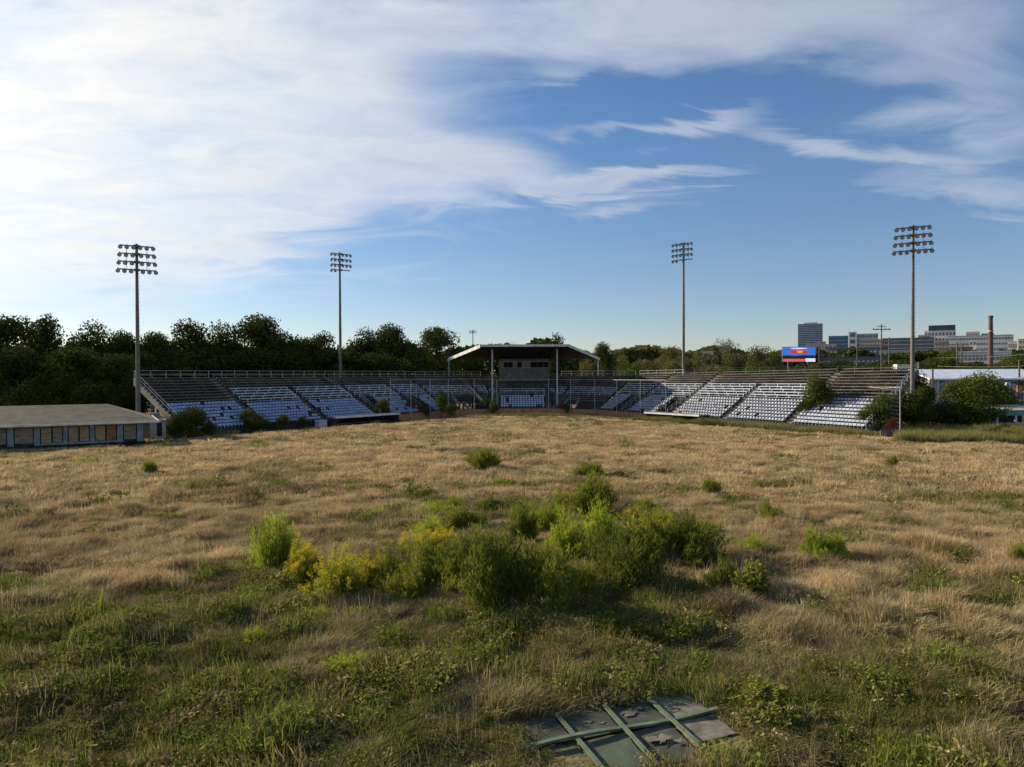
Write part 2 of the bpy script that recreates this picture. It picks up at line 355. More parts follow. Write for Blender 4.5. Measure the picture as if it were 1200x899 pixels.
class Seg:
    def __init__(s, P, Q, k0, k1, zf, zt, origin):
        s.P = Vector((*P, 0)); d = Vector((*Q, 0))-s.P; s.L = d.length; s.t = d/s.L; s.n = Vector((-s.t.y, s.t.x, 0))
        s.k0, s.k1, s.zf, s.zt, s.o = k0, k1, zf, zt, Vector(origin)
    def z(s, i, q):     # height of tread i at s
        f = max(0, min(1, q/s.L)); a = s.zf[0]*(1-f)+s.zf[1]*f; b = s.zt[0]*(1-f)+s.zt[1]*f
        return a+(b-a)*i/(NR-1)
    def pt(s, q, u, z): p = s.P+s.t*q+s.n*u; return Vector((p.x, p.y, z))-s.o
    def lim(s, u): return -s.k0*u, s.L+s.k1*u
    def bar(s, mb, q0, q1, u0, u1, za0, zb0, za1=None, zb1=None):   # box along the row
        za1 = za0 if za1 is None else za1; zb1 = zb0 if zb1 is None else zb1
        mb.hexa([s.pt(q0, u0, za0), s.pt(q1, u0, za1), s.pt(q1, u1, za1), s.pt(q0, u1, za0), s.pt(q0, u0, zb0), s.pt(q1, u0, zb1), s.pt(q1, u1, zb1), s.pt(q0, u1, zb0)])
def subtract(a, b, holes):
    out = [(a, b)]
    for h0, h1 in holes:
        nx = []
        for x0, x1 in out:
            if h1 <= x0 or h0 >= x1: nx.append((x0, x1)); continue
            if h0 > x0: nx.append((x0, h0))
            if h1 < x1: nx.append((h1, x1))
        out = nx
    return [(x, y) for x, y in out if y-x > .3]
SEATS = {}
def stand_rows(root, segs, white):
    """segs: list of (Seg, aisles[(s, half?)], voms[(s0,s1,rows)], kindfn(section, row))"""
    terr = MB(); seats = []
    for sg, aisles, voms, kind in segs:
        SM = [MB() for _ in range(len(aisles)+len(voms))]
        for i in range(NR):
            u = i*TR; a, b = sg.lim(u); a1, b1 = sg.lim(u+TR)
            holes = [(v0, v1) for v0, v1, vr in voms if i < vr]
            for q0, q1 in subtract(a, b, holes):
                e0 = a1 if q0 == a else q0; e1 = b1 if q1 == b else q1
                z0, z1 = sg.z(i, q0), sg.z(i, q1)
                terr.quad(sg.pt(q0, u, z0), sg.pt(q1, u, z1), sg.pt(e1, u+TR, z1), sg.pt(e0, u+TR, z0))
                lo0, lo1 = (sg.z(i-1, q0), sg.z(i-1, q1)) if i else (0, 0)
                terr.quad(sg.pt(q0, u, lo0), sg.pt(q1, u, lo1), sg.pt(q1, u, z1), sg.pt(q0, u, z0))
            # sections
            cuts = [(c-.55, c+.55) for c, half in aisles if not (half and i > 11)]+[(v0-.1, v1+.1) for v0, v1, vr in voms if i <= vr]
            for ai, (c, half) in enumerate(aisles):
                steps = SM[ai]
                if half and i > 11: continue
                if any(v0 <= c <= v1 and i < vr for v0, v1, vr in voms): continue
                zz = sg.z(i, c); rise = (sg.z(1, c)-sg.z(0, c))
                if i < NR-1: sg.bar(steps, c-.5, c+.5, u+TR*.5, u+TR-.003, zz-.02, zz+rise*.5)
            for q0, q1 in subtract(a+.25, b-.25, cuts):
                k = kind((q0+q1)/2, i)
                zz0, zz1 = sg.z(i, q0), sg.z(i, q1)
                if k == 'plank' or k == 'back':
                    m = MB(); sg.bar(m, q0, q1, u+.30, u+.56, zz0+.40, zz0+.45, zz1+.40, zz1+.45)
                    n = max(2, int((q1-q0)/2)); dq = (q1-q0-.2)/n
                    for j in range(n+1):
                        c = q0+.1+dq*j; zz = sg.z(i, c)
                        if k == 'back':
                            c += .9*(i % 2)*(j < n); sg.bar(m, c-.06, c+.06, u+.53, u+.57, zz+.449, zz+.722); sg.bar(m, c-.015, c+.015, u+.42, u+.46, zz, zz+.401)
                        else: sg.bar(m, c-.012, c+.012, u+.48, u+.52, zz, zz+.401)
                    if k == 'back':
                        sg.bar(m, q0, q1, u+.56, u+.61, zz0+.72, zz0+.83, zz1+.72, zz1+.83)
                    m.build('bench', M['plank_pale'] if k == 'back' else M['plank_brown'], root)
                elif k == 'seat':
                    n = int((q1-q0)/.55); 
                    for j in range(n):
                        if random.random() < .03: continue
                        c = q0+(q1-q0-n*.55)/2+.275+j*.55; p = sg.pt(c, u+.05, sg.z(i, c)); seats.append((p, math.atan2(sg.t.y, sg.t.x)))
        for vi, (v0, v1, vr) in enumerate(voms):
            steps = SM[len(aisles)+vi]
            for q in (v0, v1):
                pts = [sg.pt(q, 0, 0)]
                for i in range(vr):
                    pts += [sg.pt(q, i*TR, sg.z(i, q)+.15), sg.pt(q, (i+1)*TR, sg.z(i, q)+.15)]
                pts.append(sg.pt(q, vr*TR, 0)); terr.poly(pts)
            zb = sg.z(vr, v0)
            terr.quad(sg.pt(v0, vr*TR, 2.0), sg.pt(v1, vr*TR, 2.0), sg.pt(v1, vr*TR, zb), sg.pt(v0, vr*TR, zb))
            # stairs going down the opening towards the field
            for j in range(7):
                sg.bar(steps, v0+.15, v1-.15, .3+j*.5, .3+(j+1)*.5-.004, .02, .12+.16*j)
            hr = MB()
            for q in (v0, v1):
                for hh in (.55, 1.0):
                    hr.tube(sg.pt(q, .1, sg.z(0, q)+hh), sg.pt(q, vr*TR, sg.z(vr, q)+hh), .03, n=5)
                for j in range(5):
                    uu = .1+(vr*TR-.1)*j/4; zf = sg.z(uu/TR, q); hr.tube(sg.pt(q, uu, zf), sg.pt(q, uu, zf+1.0), .03, n=5)
            hr.tube(sg.pt(v0, vr*TR, zb+1), sg.pt(v1, vr*TR, zb+1), .03, n=5)
            hr.tube(sg.pt(v0, vr*TR, zb+.55), sg.pt(v1, vr*TR, zb+.55), .03, n=5)
            mid = (v0+v1)/2; hr.tube(sg.pt(mid, .3, 1.1), sg.pt(mid, 3.8, 2.1), .03, n=5); hr.tube(sg.pt(mid, .3, .1), sg.pt(mid, .3, 1.1), .03, n=5)
            hr.build('handrail', M['rail'], root)
        for sm_ in SM:
            if sm_.f: sm_.build('aisle_steps', M['concrete'], root)
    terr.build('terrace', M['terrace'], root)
    seats.sort(key=lambda s: (s[0]+segs[0][0].o).to_2d().length)
    me = SEAT_SUNLIT if white else SEAT_SHADED
    for p, a in seats[:100]:
        o = link('seat', me, root, p); o.rotation_euler = (0, 0, a)
    if len(seats) > 100:
        V = []
        for p, a in seats[100:]:
            c, s_ = math.cos(a), math.sin(a); v = sT.copy(); x = v[:, 0]*c-v[:, 1]*s_+p.x; y = v[:, 0]*s_+v[:, 1]*c+p.y
            V.append(np.stack([x, y, v[:, 2]+p.z], 1))
        n = len(V); allv = np.concatenate(V); ff = np.concatenate([sF+len(sT)*k for k in range(n)])
        me2 = bpy.data.meshes.new('seat_rows'); me2.vertices.add(len(allv)); me2.vertices.foreach_set('co', allv.astype(np.float32).ravel())
        me2.loops.add(ff.size); me2.loops.foreach_set('vertex_index', ff.ravel().astype(np.int32)); me2.polygons.add(len(ff))
        me2.polygons.foreach_set('loop_start', np.arange(0, ff.size, 4, dtype=np.int32)); me2.polygons.foreach_set('loop_total', np.full(len(ff), 4, np.int32))
        me2.materials.append(M['seat_sunlit'] if white else M['seat_shaded']); me2.update(calc_edges=True)
        o = link('seat_rows', me2, root); o['kind'] = 'stuff'
def top_rail(root, sg, h=1.1, q0=None, q1=None, step=2.3, dense=False):
    m = MB(); u = DEP-.1; a, b = sg.lim(u); a = a if q0 is None else q0; b = b if q1 is None else q1; n = max(1, round((b-a)/step))
    for hh in (h, h*.52): m.tube(sg.pt(a, u, sg.z(NR-1, a)+hh), sg.pt(b, u, sg.z(NR-1, b)+hh), .035, n=5)
    for k in range(n+1):
        q = a+(b-a)*k/n; m.tube(sg.pt(q, u, sg.z(NR-1, q)), sg.pt(q, u, sg.z(NR-1, q)+h), .04, n=5)
    m.build('guardrail', M['rail'], root)
def under(root, sg, ends=(False, False), bays=6):
    """back wall frame, raker beams and columns carrying the terrace"""
    m = MB(); a, b = sg.lim(DEP)
    for k in range(bays+1):
        f = k/bays; q = max(.3, min(sg.L-.3, sg.L*f))
        for uu in (5.5, 9.6, 13.7):
            zz = sg.z(uu/TR-1.5, q); p = sg.pt(q, uu, 0); m.box(p.x-.2, p.x+.2, p.y-.2, p.y+.2, 0, zz)
        z0 = sg.z(0, q)-.25; z1 = sg.z(NR-1, q)-.35
        sg_t = sg.t
        A, B = sg.pt(q, .2, z0), sg.pt(q, DEP-.05, z1)
        w = sg_t*.18; m.hexa([A-w+Vector((0, 0, -.35)), A+w+Vector((0, 0, -.35)), B+w+Vector((0, 0, -.55)), B-w+Vector((0, 0, -.55)), A-w, A+w, B+w, B-w])
    sg.bar(m, a, b, DEP-.02, DEP+.16, sg.z(NR-1, 0)-.7, sg.z(NR-1, 0)+.03, sg.z(NR-1, sg.L)-.7, sg.z(NR-1, sg.L)+.03)
    m.build('support_frame', M['concrete'], root)
def front_wall(root, sg, h0, h1, m_, q0=None, q1=None, name='front_wall'):
    m = MB(); q0 = 0 if q0 is None else q0; q1 = sg.L if q1 is None else q1
    sg.bar(m, q0, q1, -.28, -.03, -1.2, h0, -1.2, h1); return m.build(name, M[m_], root)
def end_side(root, sg, q, sgn):
    """stringer along the open end of the terrace with a sloping rail on it"""
    m = MB()
    pts = []
    for i in range(NR): pts += [(i*TR, sg.z(i, q)+.02), ((i+1)*TR, sg.z(i, q)+.02)]
    lower = [(DEP, sg.z(NR-1, q)-1.0), (0, sg.z(0, q)-.9)]
    for (u0, z0), (u1, z1) in zip(pts[:-1], pts[1:]): pass
    poly = [sg.pt(q, u, z) for u, z in pts+lower]; poly2 = [sg.pt(q+sgn*.2, u, z) for u, z in pts+lower]
    m.poly(poly); m.poly(poly2[::-1]); n = len(poly)
    for k in range(n): m.quad(poly[k], poly[(k+1) % n], poly2[(k+1) % n], poly2[k])
    m.build('stringer', M['concrete'], root)
    r = MB(); qq = q+sgn*.1
    for hh in (1.1, .6): r.tube(sg.pt(qq, 0, sg.z(0, q)+hh), sg.pt(qq, DEP, sg.z(NR-1, q)+hh), .035, n=5)
    for k in range(10): u = DEP*k/9; r.tube(sg.pt(qq, u, sg.z(u/TR-.8, q)), sg.pt(qq, u, sg.z(0, q)+(sg.z(NR-1, q)-sg.z(0, q))*u/DEP+1.1), .035, n=5)
    r.build('end_rail', M['rail'], root)

P0, P1, P2, P3, P4, P5 = (-43, 94), (-12.5, 135.5), (-3.2, 141), (7.4, 141), (16.5, 136), (46.5, 93.5)
# left wing
OL = Vector((-30, 114, 0))
Lroot = thing('grandstand', 'long left grandstand wing in shade with blue seats and grey plank benches', 'grandstand', OL, 0, 'grandstand sections')
sgL = Seg(P0, P1, 0, .195, (.55, 1.1), (7.55, 7.45), OL)
def kL(q, i):
    if q < 11: return 'seat' if i < 8 else 'plank'
    if i < 7: return 'seat'
    return 'back' if i < 12 else 'plank'
stand_rows(Lroot, [(sgL, [(11.4, 0), (22.9, 1), (34, 0), (45, 1)], [(34.6, 37.4, 7), (45.6, 48.2, 6)], kL)], False)
top_rail(Lroot, sgL); under(Lroot, sgL, bays=8); front_wall(Lroot, sgL, .5, .55, 'dark_wall', 0, 34); front_wall(Lroot, sgL, .8, 1.05, 'brick', 34, sgL.L, 'brick_wall'); end_side(Lroot, sgL, 0, -1)
# right wing (runs from the centre to the near right end)
OR = Vector((32, 114, 0))
Rroot = thing('grandstand', 'long right grandstand wing in sun with sunlit pale seats and plank benches', 'grandstand', OR, 0, 'grandstand sections')
sgR = Seg(P4, P5, .195, 0, (1.1, .55), (7.4, 8.35), OR); LR = sgR.L
def kR(q, i): return kL(LR-q, i)
stand_rows(Rroot, [(sgR, [(LR-11.4, 0), (LR-22.9, 1), (LR-34, 0), (LR-45, 0)], [(LR-37.2, LR-34.6, 6), (LR-48.2, LR-45.6, 6)], kR)], True)
top_rail(Rroot, sgR, q1=9); under(Rroot, sgR, bays=8); front_wall(Rroot, sgR, 1.05, .8, 'brick', 0, 20, 'brick_wall'); front_wall(Rroot, sgR, .55, .5, 'dark_wall', 20, LR); end_side(Rroot, sgR, LR, 1)
# centre
OC = Vector((2, 145, 0))
Croot = thing('grandstand', 'roofed home plate grandstand with press box and white fascia between the wings', 'grandstand', OC, 0, 'grandstand sections')
sC1 = Seg(P1, P2, .195, .287, (1.1, 1.2), (7.4, 7.4), OC); sC0 = Seg(P2, P3, .287, .27, (1.2, 1.2), (7.4, 7.4), OC); sC2 = Seg(P3, P4, .27, .195, (1.2, 1.1), (7.4, 7.4), OC)
kc0 = lambda q, i: 'seat' if i < 6 else ('back' if i in (7, 8) else ('none' if i in (6, 9) else 'plank'))
kc1 = lambda q, i: 'none' if i < 5 else ('back' if 6 < i < 11 else 'plank')
kc2 = lambda q, i: 'none' if i < 3 else ('plank' if i < 6 else ('back' if i < 10 else 'plank'))
stand_rows(Croot, [(sC0, [(.1, 0), (sC0.L-.1, 0)], [], kc0), (sC1, [(9.9, 0)], [(3.0, 8.5, 5)], kc1), (sC2, [(.9, 0)], [(3.0, 5.5, 3)], kc2)], False)
for s_ in (sC0, sC1, sC2): under(Croot, s_, bays=2); front_wall(Croot, s_, 1.1, 1.1, 'brick', name='brick_wall')
top_rail(Croot, sC1); top_rail(Croot, sC2)
def centre_extras():
    o = OC
    def W(x, y, z): return Vector((x, y, z))-o
    fl, fr = at(563, 404, 139), at(666, 404, 139); TL, TR2 = at(525, 420, 153), at(702, 419.5, 153); zr = fl.z; zt = TL.z; fr.z = zr; TR2.z = zt; tl, tr_ = TL, TR2
    rf = MB(); rf.slab([p-o for p in (fl, fr, TR2, TL)], .22); rfo = rf.build('roof', M['roof_metal'], Croot)
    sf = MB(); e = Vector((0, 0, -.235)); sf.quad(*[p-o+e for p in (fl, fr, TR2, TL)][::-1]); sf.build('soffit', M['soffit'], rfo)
    fa = MB()
    for a, b, h in ((fl, fr, .42), (TL, fl, .62), (fr, TR2, .50)):
        a = a-o; b = b-o; d = (b-a).to_2d().normalized(); n = Vector((d.y, -d.x, 0))*.12
        up = Vector((0, 0, .03)); dn = Vector((0, 0, -h)); f0 = Vector((0, 0, 0)); a = a+n*.03; b = b+n*.03
        fa.hexa([a+dn, b+dn, b+dn+n, a+dn+n, a+up, b+up, b+up+n, a+up+n])
    fa.build('fascia', M['fascia'], rfo)
    bm_ = MB()
    for k in range(9):
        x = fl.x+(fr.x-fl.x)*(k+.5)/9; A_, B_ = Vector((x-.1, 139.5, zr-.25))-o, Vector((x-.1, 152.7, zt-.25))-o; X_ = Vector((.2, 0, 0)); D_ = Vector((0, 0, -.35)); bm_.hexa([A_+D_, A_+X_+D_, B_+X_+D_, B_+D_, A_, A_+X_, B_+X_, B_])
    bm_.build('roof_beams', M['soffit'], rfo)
    for px in (577, 653):
        p = at(px, 470, 142); c = MB(); zb = sC0.z(1, 1); c.box(p.x-.16-o.x, p.x+.16-o.x, 142.05-o.y-.16, 142.05-o.y+.16, zb-.02, zr-.75); c.build('column', M['white_col'], Croot)
    for T in (tl, tr_):
        c = MB(); xx = T.x+(.25 if T.x < 0 else -.25); c.box(xx-.08-o.x, xx+.08-o.x, 152.4-o.y, 152.56-o.y, 6.2, zt-.2); c.build('column', M['white_col'], Croot)
    # press box at the back under the roof
    a, b = at(585, 440, 150.8), at(644, 440, 150.8); x0, x1 = a.x-o.x, b.x-o.x; y0 = 150.8-o.y; zt2 = zt-.15
    pb = MB(); pb.box(x0, x1, y0, y0+3, 6.4, zt2); pbo = pb.build('press_box', M['press'], Croot)
    zb, zt3 = at(600, 431, 152.5).z, at(600, 424.3, 152.5).z
    for (p0, p1, m_) in ((586.5, 590, 'pane_grey'), (591, 595, 'glass'), (595.6, 600.6, 'glass'), (601.3, 606, 'pane_grey'), (606.6, 611, 'glass'), (611.6, 616, 'pane_grey'), (616.6, 621, 'pane_grey'), (621.8, 629, 'glass'), (629.6, 636, 'glass'), (636.6, 642, 'glass')):
        w = MB(); xa, xb = at(p0, 430, 152.5).x-o.x, at(p1, 430, 152.5).x-o.x; w.box(xa, xb, y0-.05, y0+.02, zb, zt3); w.build('window', M[m_], pbo)
    fr_ = MB()
    for z in (zb, zt3): fr_.box(x0+.05, x1-.05, y0-.09, y0-.003, z-.06 if z == zb else z, z if z == zb else z+.08)
    fr_.build('window_frame', M['white_col'], pbo)
    # handrail across the middle walkway
    r = MB()
    for hh in (.5, 1.0): r.tube(sC0.pt(.8, 6*TR, sC0.z(6, 1)+hh), sC0.pt(sC0.L-.8, 6*TR, sC0.z(6, 1)+hh), .035, n=5)
    for k in range(6): q = .8+(sC0.L-1.6)*k/5; r.tube(sC0.pt(q, 6*TR, sC0.z(6, 1)), sC0.pt(q, 6*TR, sC0.z(6, 1)+1.0), .035, n=5)
    r.build('handrail', M['rail'], Croot)
centre_extras()

# ------------------------------------------------------------------ dugouts
def dugout(sg_, q0, q1, label, far):
    o = (sg_.P+sg_.t*((q0+q1)/2)-sg_.n*1.6); t = thing('dugout', label, 'dugout', (o.x, o.y, -.25), math.atan2(sg_.t.y, sg_.t.x), 'dugouts in front of the stands')
    h = (q1-q0)/2; m = MB(); m.box(-h, h, -1.3, 1.3, 1.38, 1.6); m.build('roof', M['roof_metal'], t)
    m = MB(); m.box(-h-.06, h+.06, -1.42, -1.3, 1.36, 1.64); m.build('roof_edge', M['fascia'], t)
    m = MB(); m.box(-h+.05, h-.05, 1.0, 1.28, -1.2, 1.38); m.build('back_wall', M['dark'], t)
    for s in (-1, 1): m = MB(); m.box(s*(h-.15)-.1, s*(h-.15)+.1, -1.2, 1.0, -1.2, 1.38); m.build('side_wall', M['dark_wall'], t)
    for k in range(5): m = MB(); x = -h+.6+(2*h-1.2)*k/4; m.tube((x, -1.15, -1.2), (x, -1.15, 1.38), .06, n=6); m.build('post', M['dark_wall'], t)
    m = MB(); m.box(-h+.3, h-.3, .5, .95, .30, .36)
    for k in range(5): x = -h+.6+(2*h-1.2)*k/4; m.box(x-.04, x+.04, .6, .85, -.3, .30)
    m.build('bench', M['plank_brown'], t)
    m = MB(); m.box(-h+.1, h-.1, -1.3, -1.24, -.3, .25); m.build('front_rail_wall', M['dark_wall'], t)
    return t
dugout(sgL, 22.6, 36.2, 'low dark dugout with pale roof edge below the left wing', 0)
dugout(sgR, 15.0, 26.8, 'low dark dugout with white roof edge below the right wing', 1)
# small concrete block seats box near each dugout
m = MB(); m.box(-1.0, 1.0, -.7, .7, -.2, 1.15); m.box(-1.15, 1.15, -.8, .8, 1.15, 1.3)
p = sgL.P+sgL.t*20.9-sgL.n*1.2; o = m.build('equipment_box', M['white_col']); o.location = p; o.scale = (.75, .75, .7); o.rotation_euler = (0, 0, math.atan2(sgL.t.y, sgL.t.x)); tag(o, 'pale grey equipment box at the near end of left dugout', 'box')

# ------------------------------------------------------------------ tall backstop net on posts
def net():
    t = thing('backstop_fence', 'tall wire backstop net on thin grey posts before the stands', 'fence', (2, 137, 0))
    O = Vector((2, 137, 0)); pts = []
    def add(sg_, q, top): p = sg_.P+sg_.t*q-sg_.n*.9; pts.append((p.x, p.y, top))
    for q in (36, 41, 46, 51): add(sgL, q, 7.0)
    for q in (5.5,): add(sC1, q, 7.0)
    for q in (.2, sC0.L-.2): add(sC0, q, 6.9)
    add(sC2, 5, 6.8)
    for q in (0, 6, 12, 18): add(sgR, q, 6.8)
    w = MB()
    for (x, y, z) in pts:
        m = MB(); m.tube((x-O.x, y-O.y, -.2), (x-O.x, y-O.y, z), .055, n=6); m.build('post', M['rail'], t)
    for (a, b) in zip(pts[:-1], pts[1:]):
        A, B = Vector(a)-O, Vector(b)-O; r = MB(); r.tube(A, B, .04, n=6); r.build('top_rail', M['rail'], t)
        L_ = (B-A).to_2d().length; n = int(L_/.55)
        for k in range(1, n): p = A.lerp(B, k/n); w.tube((p.x, p.y, 0), (p.x, p.y, p.z), .008, n=3, caps=False)
        for k in range(12): z = .4+k*.55; w.tube((A.x, A.y, z), (B.x, B.y, z), .008, n=3, caps=False)
    w.build('wire_net', M['net'], t)
net()
def side_fence():
    b = [ground(1055, 512), ground(1035, 505), ground(1030, 504), ground(1009, 501)]
    pts = [at(1055, 454, b[0].y), at(1035, 455, b[1].y), at(1009, 453, b[3].y+2)]
    O = Vector((pts[0].x, pts[0].y, 0)); t = thing('tall_fence', 'tall chain link corner fence with rusty top rail by the right wing end', 'fence', O)
    for i, p in enumerate(pts):
        q = p-O; m = MB(); m.tube((q.x, q.y, -.3), (q.x, q.y, q.z), .07, n=6); m.build('post', M['rail'] if i != 1 else M['wood_pole'], t)
    w = MB()
    for a, c in zip(pts[:-1], pts[1:]):
        A, B = a-O, c-O; m = MB(); m.tube(A, B, .05, n=6); m.build('top_rail', M['beige'], t)
        for k in range(1, 9): p = A.lerp(B, k/9); w.tube((p.x, p.y, 0), (p.x, p.y, p.z), .006, n=3, caps=False)
        for k in range(13): z = .2+k*.5; w.tube((A.x, A.y, z), (B.x, B.y, z), .006, n=3, caps=False)
    w.build('wire_net', M['net'], t)
    m = MB(); d = (pts[1]-pts[0]); m.hexa([Vector((x, y, z)) for x, y, z in ((-2.4, .1, -.2), (0.1, .1, -.2), (.1, .2, -.2), (-2.4, .2, -.2), (-2.4, .1, .85), (.1, .1, .85), (.1, .2, .85), (-2.4, .2, .85))])
    m.build('board', M['concrete'], t)
side_fence()

# ------------------------------------------------------------------ floodlight towers
def lamp_mesh():
    m = MB(); m.tube((0, .24, 0), (0, 0, 0), .12, .31, n=12, caps=True); m.tube((0, 0, 0), (0, -.10, 0), .31, .31, n=12, caps=False); m.box(-.05, .05, .05, .15, .12, .45)
    return m.mesh('floodlight', M['fixture'])
def lens_mesh():
    m = MB(); m.tube((0, -.02, 0), (0, -.05, 0), .27, .27, n=12); return m.mesh('lens', M['lens'])
LAMP, LENS = lamp_mesh(), lens_mesh()
def tower(px, ytop, d, face, nrow, lamps_last, label, r=.32, small=False):
    p = at(px, ytop, d); t = thing('floodlight_tower', label, 'floodlight tower', (p.x, p.y, 0), face, 'stadium floodlight towers')
    H = p.z; m = MB(); m.tube((0, 0, -.3), (0, 0, H), r, r*.55, n=14); m.build('pole', M['pole'], t, smooth=False)
    m = MB(); m.tube((0, 0, -.1), (0, 0, .5), r*1.5, r*1.4, n=14); m.build('base', M['concrete'], t)
    m = MB(); m.box(-.28, .28, -r-.32, -r*.6, 1.6, 2.9); m.build('electrical_box', M['fixture'], t)
    m = MB()
    for k in range(int(H/.55)-6): m.tube((r*.5, -r*.2, 3+k*.55), (r*1.25, -r*.2, 3+k*.55), .014, n=4, caps=False)
    m.build('climbing_pegs', M['fixture'], t)
    for k in range(nrow):
        z = H-.35-k*1.06; wd = 2.02+.10*k*(0 if small else 1); n = lamps_last if k == nrow-1 else 6
        a = MB(); a.box(-wd, wd, -.08-r, .08-r, z-.08, z+.08); a.box(-.35, .35, -.25-r, .1, z-.14, z+.14); ao = a.build('crossarm', M['pole'], t)
        for j in range(n):
            s = -1 if j < 3 else 1; jj = j if j < 3 else j-3
            x = s*(wd-.05-jj*.79) if s < 0 else (wd-.05-jj*.79)
            f = link('floodlight', LAMP, ao, (x, -.30-r, z-.27)); f.scale = (.9, .9, .9); f.rotation_euler = (R(14+2*k), 0, R((-10, 4, 12)[jj]*s*.8))
            g = bpy.data.objects.new('lens', LENS); COL.objects.link(g); g.parent = f   # lens is a piece of its lamp
    m = MB()
    for x in (-1.2, 1.2): m.tube((x, -r, H-.3), (x, -r, H-.35-(nrow-1)*1.06), .03, n=5)
    m.build('brace', M['pole'], t)
    return t
tower(160, 286, 96, R(30), 4, 6, 'tall floodlight tower at the near left end beside boarded building')
tower(1070, 264, 98, R(-30), 4, 6, 'tall floodlight tower at the near right end beside bushes')
tower(398, 296, 142, R(34), 4, 2, 'slim floodlight tower rising behind the left wing', r=.34, small=True)
tower(801, 284, 142, R(-36), 4, 2, 'slim floodlight tower rising behind the right wing', r=.34, small=True)
tower(554, 387, 430, R(0), 2, 6, 'tiny distant floodlight mast seen left of the stand roof', r=.4, small=True)

# ------------------------------------------------------------------ clubhouse on the left
def clubhouse():
    A = ground(169, 521.5); ang = math.atan2(.498, .867)
    t = thing('clubhouse', 'long low clubhouse with boarded windows and mossy hipped roof on the left', 'building', (A.x, A.y, 0), ang)
    Lb, Db = 30, 11.0; H = 2.75
    m = MB(); m.box(-Lb, 0, .25, Db, 0.45, H); m.build('wall', M['dark_wall'], t)
    m = MB(); m.box(-Lb-.1, .1, -.12, Db+.1, -1.0, .45); m.build('plinth', M['dark'], t)
    ov = 1.0; zt = 4.95; e = Vector((0, 0, 0))
    a, b, c, d = (-Lb-1, -ov, H), (1.4, -ov, H), (1.4, Db+ov, H), (-Lb-1, Db+ov, H); zt = 4.55; r0, r1 = (-Lb+4, Db*.62, zt), (-3.6, Db*.62, zt)
    m = MB(); m.poly([a, b, r1, r0]); m.poly([b, c, r1]); m.poly([c, d, r0, r1]); m.poly([d, a, r0]); m.poly([a, d, c, b]); ro = m.build('roof', M['shingle'], t)
    m = MB(); m.box(-Lb-1.02, 1.42, -ov-.09, -ov-.003, H-.16, H+.05); m.box(1.405, 1.5, -ov-.05, Db+ov, H-.16, H+.05); m.build('fascia', M['fascia'], ro)
    def lx(px):      # where a sight line through this photo column meets the front wall
        k = (px-600)/F; return -(A.x-k*A.y)/(-.867+k*.498)*1.0
    pil = [(167.5, 160), (143.5, 136.5), (110, 104.5), (78.5, 73.5), (46, 39), (15, 7.5), (-18, -26), (-52, -60)]
    for a_, b_ in pil:
        m = MB(); m.box(-lx(b_), -lx(a_), .0, .24, .45, H-.1); m.build('pilaster', M['blue_trim'], t)
    m = MB(); m.box(-lx(47), -lx(144), .03, .2, .46, .68); m.build('sill', M['blue_trim'], t)
    bays = [(143.5, 160, 'ply_grey', None), (110, 136.5, 'ply_tan', 'ply_rust'), (78.5, 104.5, 'ply_tan', 'ply_tan'), (46, 73.5, 'ply_tan', 'ply_grey'), (15, 39, 'ply_grey', None), (-18, 7.5, 'ply_grey', None), (-52, -26, 'ply_grey', 'ply_grey')]
    bays = [(-lx(a_), -lx(b_), c_, d_) for a_, b_, c_, d_ in bays]
    for x0, x1, ma, mb_ in bays:
        mid = (x0+x1)/2
        m = MB(); m.box(x0+.1, (mid-.06 if mb_ else x1-.1), .12, .22, .72, H-.45); m.build('boarded_window', M[ma], t)
        if mb_:
            m = MB(); m.box(mid+.1, x1-.1, .10, .22, .72, H-.42); q = m.build('boarded_window', M[mb_], t)
            if mb_ == 'ply_rust': q['label'] = 'rust red boarded window'
        m = MB(); m.box(x0+.02, x1-.02, .08, .2, H-.38, H-.12); m.build('transom', M['ply_grey'], t)
clubhouse()
def shed():
    p = at(185, 512, 93); t = thing('shed', 'small white slatted shed between boarded building and left wing', 'shed', (p.x, p.y, 0), R(25))
    m = MB(); m.box(-.9, .9, 0, 1.8, -.6, 1.9); m.build('wall', M['white_wall'], t)
    m = MB(); m.slab([(-1.0, -.2, 1.98), (1.0, -.2, 1.98), (1.0, 2.0, 2.2), (-1.0, 2.0, 2.2)], .07); m.build('roof', M['roof_metal'], t)
    m = MB(); m.box(-.1, .5, -.04, .0, .0, 1.7); m.build('door', M['dark_wall'], t)
    for x in (-.8, -.5, .6, .8): m = MB(); m.box(x-.05, x+.05, -.1, -.003, 0, 1.1); m.build('slat', M['fascia'], t)
    q = at(181, 484, 97); m = MB(); m.box(-.5, .5, 0, 1.0, 0, 2.7); m.box(-.55, .55, -.05, 1.05, 2.7, 2.8); o = m.build('utility_cabinet', M['blue_trim']); o.location = (q.x, q.y, 0); o.rotation_euler = (0, 0, R(25)); tag(o, 'tall pale blue cabinet against the left wing end', 'cabinet')
shed()

